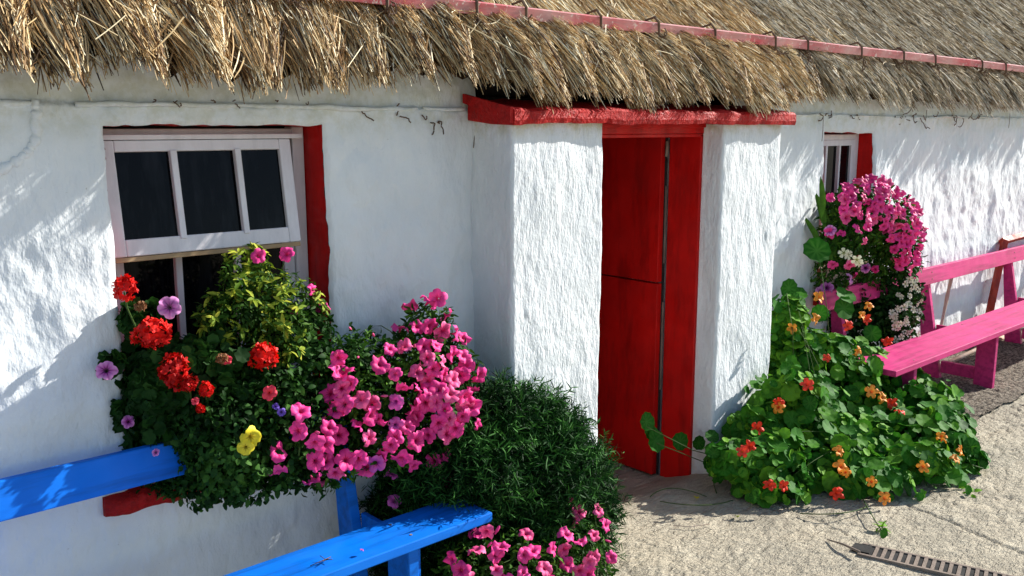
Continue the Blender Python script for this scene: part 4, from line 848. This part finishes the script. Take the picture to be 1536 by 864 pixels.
for b_ in nbb:
    n = int(2000 * (b_.r[0] * b_.r[1]) ** .5 * (b_.r[2] ** .4)); P, Nn, r_ = b_.sample(n, g, .45); ok = (P[:, 2] > .035) & (P[:, 1] < M - .05) & ~((P[:, 1] > -.02) & (P[:, 0] < 4.62)); P, Nn, r_ = P[ok], Nn[ok], r_[ok]; n = len(P)
    sz = g.uniform(.05, .115, n); Nr = Nn * .6 + g.normal(0, .38, (n, 3)) + np.array([-.15, -.35, .55]); young = g.random(n) < .16
    sz[young] *= .6; tn = np.clip(g.normal(.54, .2, n) + .35 * young + .25 * (P[:, 2] - .4), 0, 1)
    scatter(mb, rnd, P, Nr, g.normal(size=(n, 3)), sz, tn, vv)
for b_ in nbb:
    n = int(1500 * (b_.r[0] * b_.r[1]) ** .5 * (b_.r[2] ** .4)); P, Nn, r_ = b_.sample(n, g, .6); ok = (P[:, 2] > .02) & (P[:, 1] < M - .05) & ~((P[:, 1] > -.02) & (P[:, 0] < 4.62)); P, Nn = P[ok], Nn[ok]; n = len(P)
    scatter(mb, rnd, P, Nn * .5 + g.normal(0, .5, (n, 3)) + np.array([-.1, -.3, .5]), g.normal(size=(n, 3)), g.uniform(.028, .055, n), np.clip(g.normal(.5, .25, n), 0, 1), vv)
# outliers seen against the wall, over the pink rail and in the doorway
for x, y, yy, s_ in ((1183, 432, .12, .12), (1225, 376, .02, .17), (1268, 443, -.02, .14), (1266, 462, -.04, .15), (1308, 500, -.02, .12), (970, 632, .13, .10), (983, 660, .12, .13), (976, 648, .14, .09), (1020, 662, .08, .10), (1048, 664, .03, .08), (1068, 655, -.06, .08), (1080, 690, -.1, .10), (1060, 700, -.1, .07), (1325, 800, None, .05), (1380, 745, None, .045), (1452, 735, None, .05), (1475, 690, None, .0), (1165, 460, .1, .09), (1120, 585, -.03, .05), (1200, 440, .1, .10), (1230, 470, .02, .11), (1400, 630, -.4, .10), (1460, 690, -.5, .09)):
    if s_ == 0: continue
    P = at(x, y, 1, yy) if yy is not None else at(x, y, 2, .05)
    scatter(mb, rnd, P[None], np.array([[-.3, -.75, .4]]) + g.normal(0, .25, (1, 3)), g.normal(size=(1, 3)), s_, np.array([g.uniform(.15, .5)]), vv)
build_plant_mesh(mb, 'foliage', NASL, na, vv)
mb = MB(); stems(mb, (4.9, -.2, .0), nbb, 110, g, .0032, .25)
for pts in (((1290, 740), (1305, 770), (1325, 800)), ((1060, 745), (1000, 720), (975, 745)), ((1100, 750), (1060, 765), (990, 752)), ((1200, 770), (1270, 775), (1300, 760)), ((1090, 720), (1060, 700), (1075, 740))):
    a3 = [at(x, y, 2, .012 + .05 * (k == 1)) for k, (x, y) in enumerate(pts)]; uu = np.linspace(0, 1, 12)[:, None]; mb.tube((1 - uu) ** 2 * a3[0] + 2 * uu * (1 - uu) * a3[1] + uu ** 2 * a3[2], .0028, 5)
for a_, b2 in (((1095, 690), (970, 640)), ((1110, 700), (985, 665)), ((1190, 540), (1180, 440)), ((1245, 530), (1228, 380))):
    p_, q_ = at(*a_, 1, -.05), at(*b2, 1, .06); mb.tube([p_, (p_ + q_) / 2 + [0, -.02, -.03], q_], .0025, 5)
build_plant_mesh(mb, 'stem', STEM, na)
for i, (x, y, k) in enumerate(((1219, 448, 1), (1213, 480, 1), (1180, 493, 1), (1294, 461, 1), (1283, 475, 1), (1262, 489, 0), (1323, 514, 0), (1231, 538, 0), (1275, 527, 1), (1202, 578, 0), (1160, 603, 0), (1160, 612, 1), (1298, 588, 1), (1312, 597, 1), (1327, 605, 0), (1105, 677, 0), (1118, 670, 0), (1145, 728, 0), (1165, 728, 0), (1247, 677, 1), (1250, 700, 1), (1258, 706, 1), (1296, 721, 1), (1315, 746, 1), (1245, 762, 0), (1402, 655, 1), (1401, 662, 1), (1374, 700, 1), (1128, 643, 0), (1426, 676, 1), (1244, 738, 0), (1339, 620, 0), (1290, 480, 0), (1420, 690, 1))):
    P, Nn = surf(nbb, x, y, -.1); flower('flower', (NAO if k else NAR)[i % 2], na, P + np.array([-.02, -.045, .015]), Nn, g0.uniform(.060, .082), jit=.35)
P = at(1458, 655, 1, -.55); flower('flower', NAO[0], na, P, (-.4, -.5, .6), .06)
mb = MB(); mb.tube([P - np.array(na.location), P - np.array(na.location) + [-.1, .02, -.12]], .0025, 5); mb.build('stalk', STEM, na)
# --- small window: pink petunia, white trailing flowers, greenery
pi = plant('petunia', (5.95, .2, .95), 'cascade of bright pink petunias in front of the small far window', 'petunia', 'pink petunia plants')
ib_ = [Blob(1290, 315, .10, 48, 42, .12), Blob(1325, 345, .05, 48, 48, .15), Blob(1345, 375, .03, 36, 45, .14), Blob(1265, 350, .10, 36, 60, .12), Blob(1295, 385, .14, 50, 55, .07), Blob(1245, 400, .16, 26, 58, .06), Blob(1355, 330, .08, 20, 30, .08)]
g = np.random.default_rng(9); mb = MB(); fill(mb, ib_, 22, ovn, (.03, .055), g, tb=.45); build_plant_mesh(mb, 'foliage', GREEN, pi)
cand = []
for _ in range(4000):
    x, y = g.uniform(1240, 1386), g.uniform(268, 405)
    # upper right crescent of the mound
    e_ = ((x - 1300) / 82) ** 2 + ((y - 350) / 82) ** 2
    inner = ((x - 1278) / 62) ** 2 + ((y - 392) / 66) ** 2
    if e_ < 1 and inner > 1 and not (x < 1258 and y > 300) and all((x - a) ** 2 + (y - b2) ** 2 > 62 for a, b2 in cand): cand.append((x, y))
cand = cand[:82] + [(1245, 395), (1276, 411), (1310, 403), (1268, 396), (1240, 348), (1257, 352), (1262, 300), (1280, 345), (1296, 340), (1290, 360)]
for i, (x, y) in enumerate(cand):
    P, Nn = surf(ib_, x, y, .1); flower('flower', PM[0 if g0.random() < .7 else 1][i % 4], pi, P + np.array([0, -.02, 0]), Nn, g0.uniform(.06, .09), jit=.5)
for x, y in ((1293, 401), (1236, 432), (1228, 437), (1268, 418), (1241, 346)): P, Nn = surf(ib_, x, y, .05); flower('purple_flower', PUR, pi, P + np.array([0, -.02, 0]), Nn, .085)
wt = plant('white_trailing_plant', (6.35, .15, .9), 'trailing plant with small creamy white flowers hanging left of the pink bench post', 'plant')
wb_ = [Blob(1345, 430, .03, 36, 40, .10), Blob(1362, 460, .02, 22, 40, .09), Blob(1335, 480, .02, 35, 35, .10), Blob(1310, 440, .17, 40, 40, .06), Blob(1345, 505, .0, 25, 22, .08), Blob(1262, 460, .19, 40, 45, .05), Blob(1300, 480, .17, 45, 45, .06)]
g = np.random.default_rng(10); mb = MB(); fill(mb, wb_, 22, ov, (.025, .05), g, tb=.35, droop=.4); build_plant_mesh(mb, 'foliage', DKGREEN, wt)
for i in range(46):
    x, y = g.normal(1360, 12), g.uniform(415, 512); 
    if i % 3 == 0: x, y = g.normal(1340, 14), g.uniform(460, 518)
    if x < 1300 or x > 1384: continue
    P, Nn = surf(wb_, x, y, .02); flower('flower', WHF[i % 2], wt, P + np.array([0, -.015, 0]), Nn, g0.uniform(.035, .055))
for x, y in ((1257, 378), (1262, 381), (1276, 388), (1278, 392)): P, Nn = surf(ib_, x, y, .0); flower('flower', WHF[x % 2], wt, P + np.array([0, -.04, 0]), Nn, .07)
# strap leaves by the small window
sp_ = plant('strap_leaf_plant', (5.62, .2, .95), 'upright plant with long strap leaves at the left edge of the far window', 'plant')
mb = MB(); g = np.random.default_rng(11); P = np.array([at(x, y, 1, .14) for x, y in ((1238, 345), (1246, 360), (1234, 380), (1242, 400), (1250, 340), (1232, 330))])
scatter(mb, tpl_ovate(.16, .06, .1), P, np.tile([-.5, -.8, .1], (6, 1)) + g.normal(0, .2, (6, 3)), np.tile([0, -.05, 1.], (6, 1)) + g.normal(0, .22, (6, 3)), .28, np.full(6, .75)); build_plant_mesh(mb, 'foliage', GREEN, sp_)

# ================================================================== things on the ground
dr = empty('drain_channel', tuple(at(1400, 848, 2, 0))); tag(dr, 'rusty slotted drain grate set in the concrete near the nasturtium', 'drain'); dl = np.array(dr.location)
a_ = at(1290, 826, 2, 0); b2 = at(1530, 880, 2, 0); dd = (b2 - a_); Ld = np.linalg.norm(dd) + .6; dd /= np.linalg.norm(dd); pp = np.array([dd[1], -dd[0], 0]); 
if pp[1] > 0: pp = -pp
def obox(mb, s0, s1, w0, w1, z0, z1):
    V = [a_ - dl + dd * s + pp * w_ + np.array([0, 0, z]) for z in (z0, z1) for s, w_ in ((s0, w0), (s1, w0), (s1, w1), (s0, w1))]; mb.hexa(V)
g = MB(); obox(g, 0, Ld, -.065, -.052, .0, .014); obox(g, 0, Ld, .052, .065, .0, .014); g.build('edge_rail', RUST, dr)
g = MB(); obox(g, .0, Ld, -.052, .052, -.01, .0085); g.build('channel', DARKIN, dr)
for k in range(int(Ld / .034) - 2):
    g = MB(); obox(g, .06 + k * .034, .06 + k * .034 + .015, -.051, .051, .009, .013); g.build('bar', RUST, dr)
g = MB(); obox(g, -.03, .045, -.04, .04, .009, .016); g.build('end_cap', DARKIN, dr)
g = MB(); p0 = at(1241, 809, 2, .012); p1 = at(1290, 828, 2, .035); g.tube([p0, (p0 + p1) / 2 + [0, 0, .006], p1], [.003, .005, .006], 6); tag(g.build('twig', RUST), 'dark twig sticking out from the end of the drain grate', 'twig')
def twig(pts, label, z=.014, r_=.003):
    g = MB(); g.tube([at(x, y, 2, z) for x, y in pts], r_, 5); tag(g.build('twig', STICK), label, 'twig')
twig(((1010, 788), (1035, 790), (1065, 786)), 'short dry twig lying flat on the concrete in front of the doorway', r_=.002)
def fallen(x, y, s_, label, m_, tint):
    mb = MB(); p_ = at(x, y, 2, .014); scatter(mb, ov, p_[None], np.array([[.1, -.1, 1.]]), np.array([[.6, .5, 0]]), s_, np.array([tint]))
    r_ = MB(); r_.V = [mb.V[0] - p_]; r_.F3 = mb.F3; r_.F4 = mb.F4; r_.A = mb.A; r_.n = mb.n; o = r_.build('fallen_leaf', m_, org=None); o.location = p_; tag(o, label, 'leaf', None)
fallen(1045, 748, .05, 'pale fallen petal on the shaded concrete nearest the doorway', YEL, 1.0)
fallen(1106, 776, .04, 'curled fallen leaf in the nasturtium shadow left of its runner', VARI, .8)
sp = plant('dry_sprig', tuple(at(485, 843, 2, .455)), 'small dark dried sprig lying on the blue bench seat', 'sprig')
mb = MB(); p_ = np.array(sp.location); mb.tube([p_ + [-.05, 0, .003], p_ + [0, 0, .006], p_ + [.035, .01, .003]], .0016, 5)
for k in range(7): mb.tube([p_ + [.002 * k, 0, .005], p_ + [.002 * k + rng.normal(0, .016), rng.normal(0, .016), rng.uniform(.002, .016)]], .0014, 4)
build_plant_mesh(mb, 'stem', ROPE, sp)
pt = flower('fallen_blossom', PM[2][0], empty('tmp'), at(540, 831, 2, .458), (0, 0, 1), .018, face=0); pt.parent = None; bpy.data.objects.remove(bpy.data.objects['tmp']); tag(pt, 'tiny faded blossom dropped on the blue bench seat', 'blossom')
# weeds beside the nasturtium
for (x, y, lb_) in ((1383, 748, 'tiny green seedling on the concrete at the right foot of the nasturtium'), (1326, 797, 'small bright green weed growing above the drain grate'), (1455, 740, 'small weed in the concrete below the last nasturtium flower')):
    p_ = at(x, y, 2, .008); w_ = plant('weed', tuple(p_), lb_, 'weed'); mb = MB(); g = np.random.default_rng(int(x)); k = 9
    scatter(mb, ov, np.tile(p_, (k, 1)) + g.normal(0, .012, (k, 3)) * (1, 1, .3) + [0, 0, .015], g.normal(0, .4, (k, 3)) + [0, 0, 1], g.normal(size=(k, 3)) + [0, 0, .6], g.uniform(.03, .05, k), np.full(k, .95)); build_plant_mesh(mb, 'foliage', NASL, w_, [np.zeros(len(ov[0]) * k)])
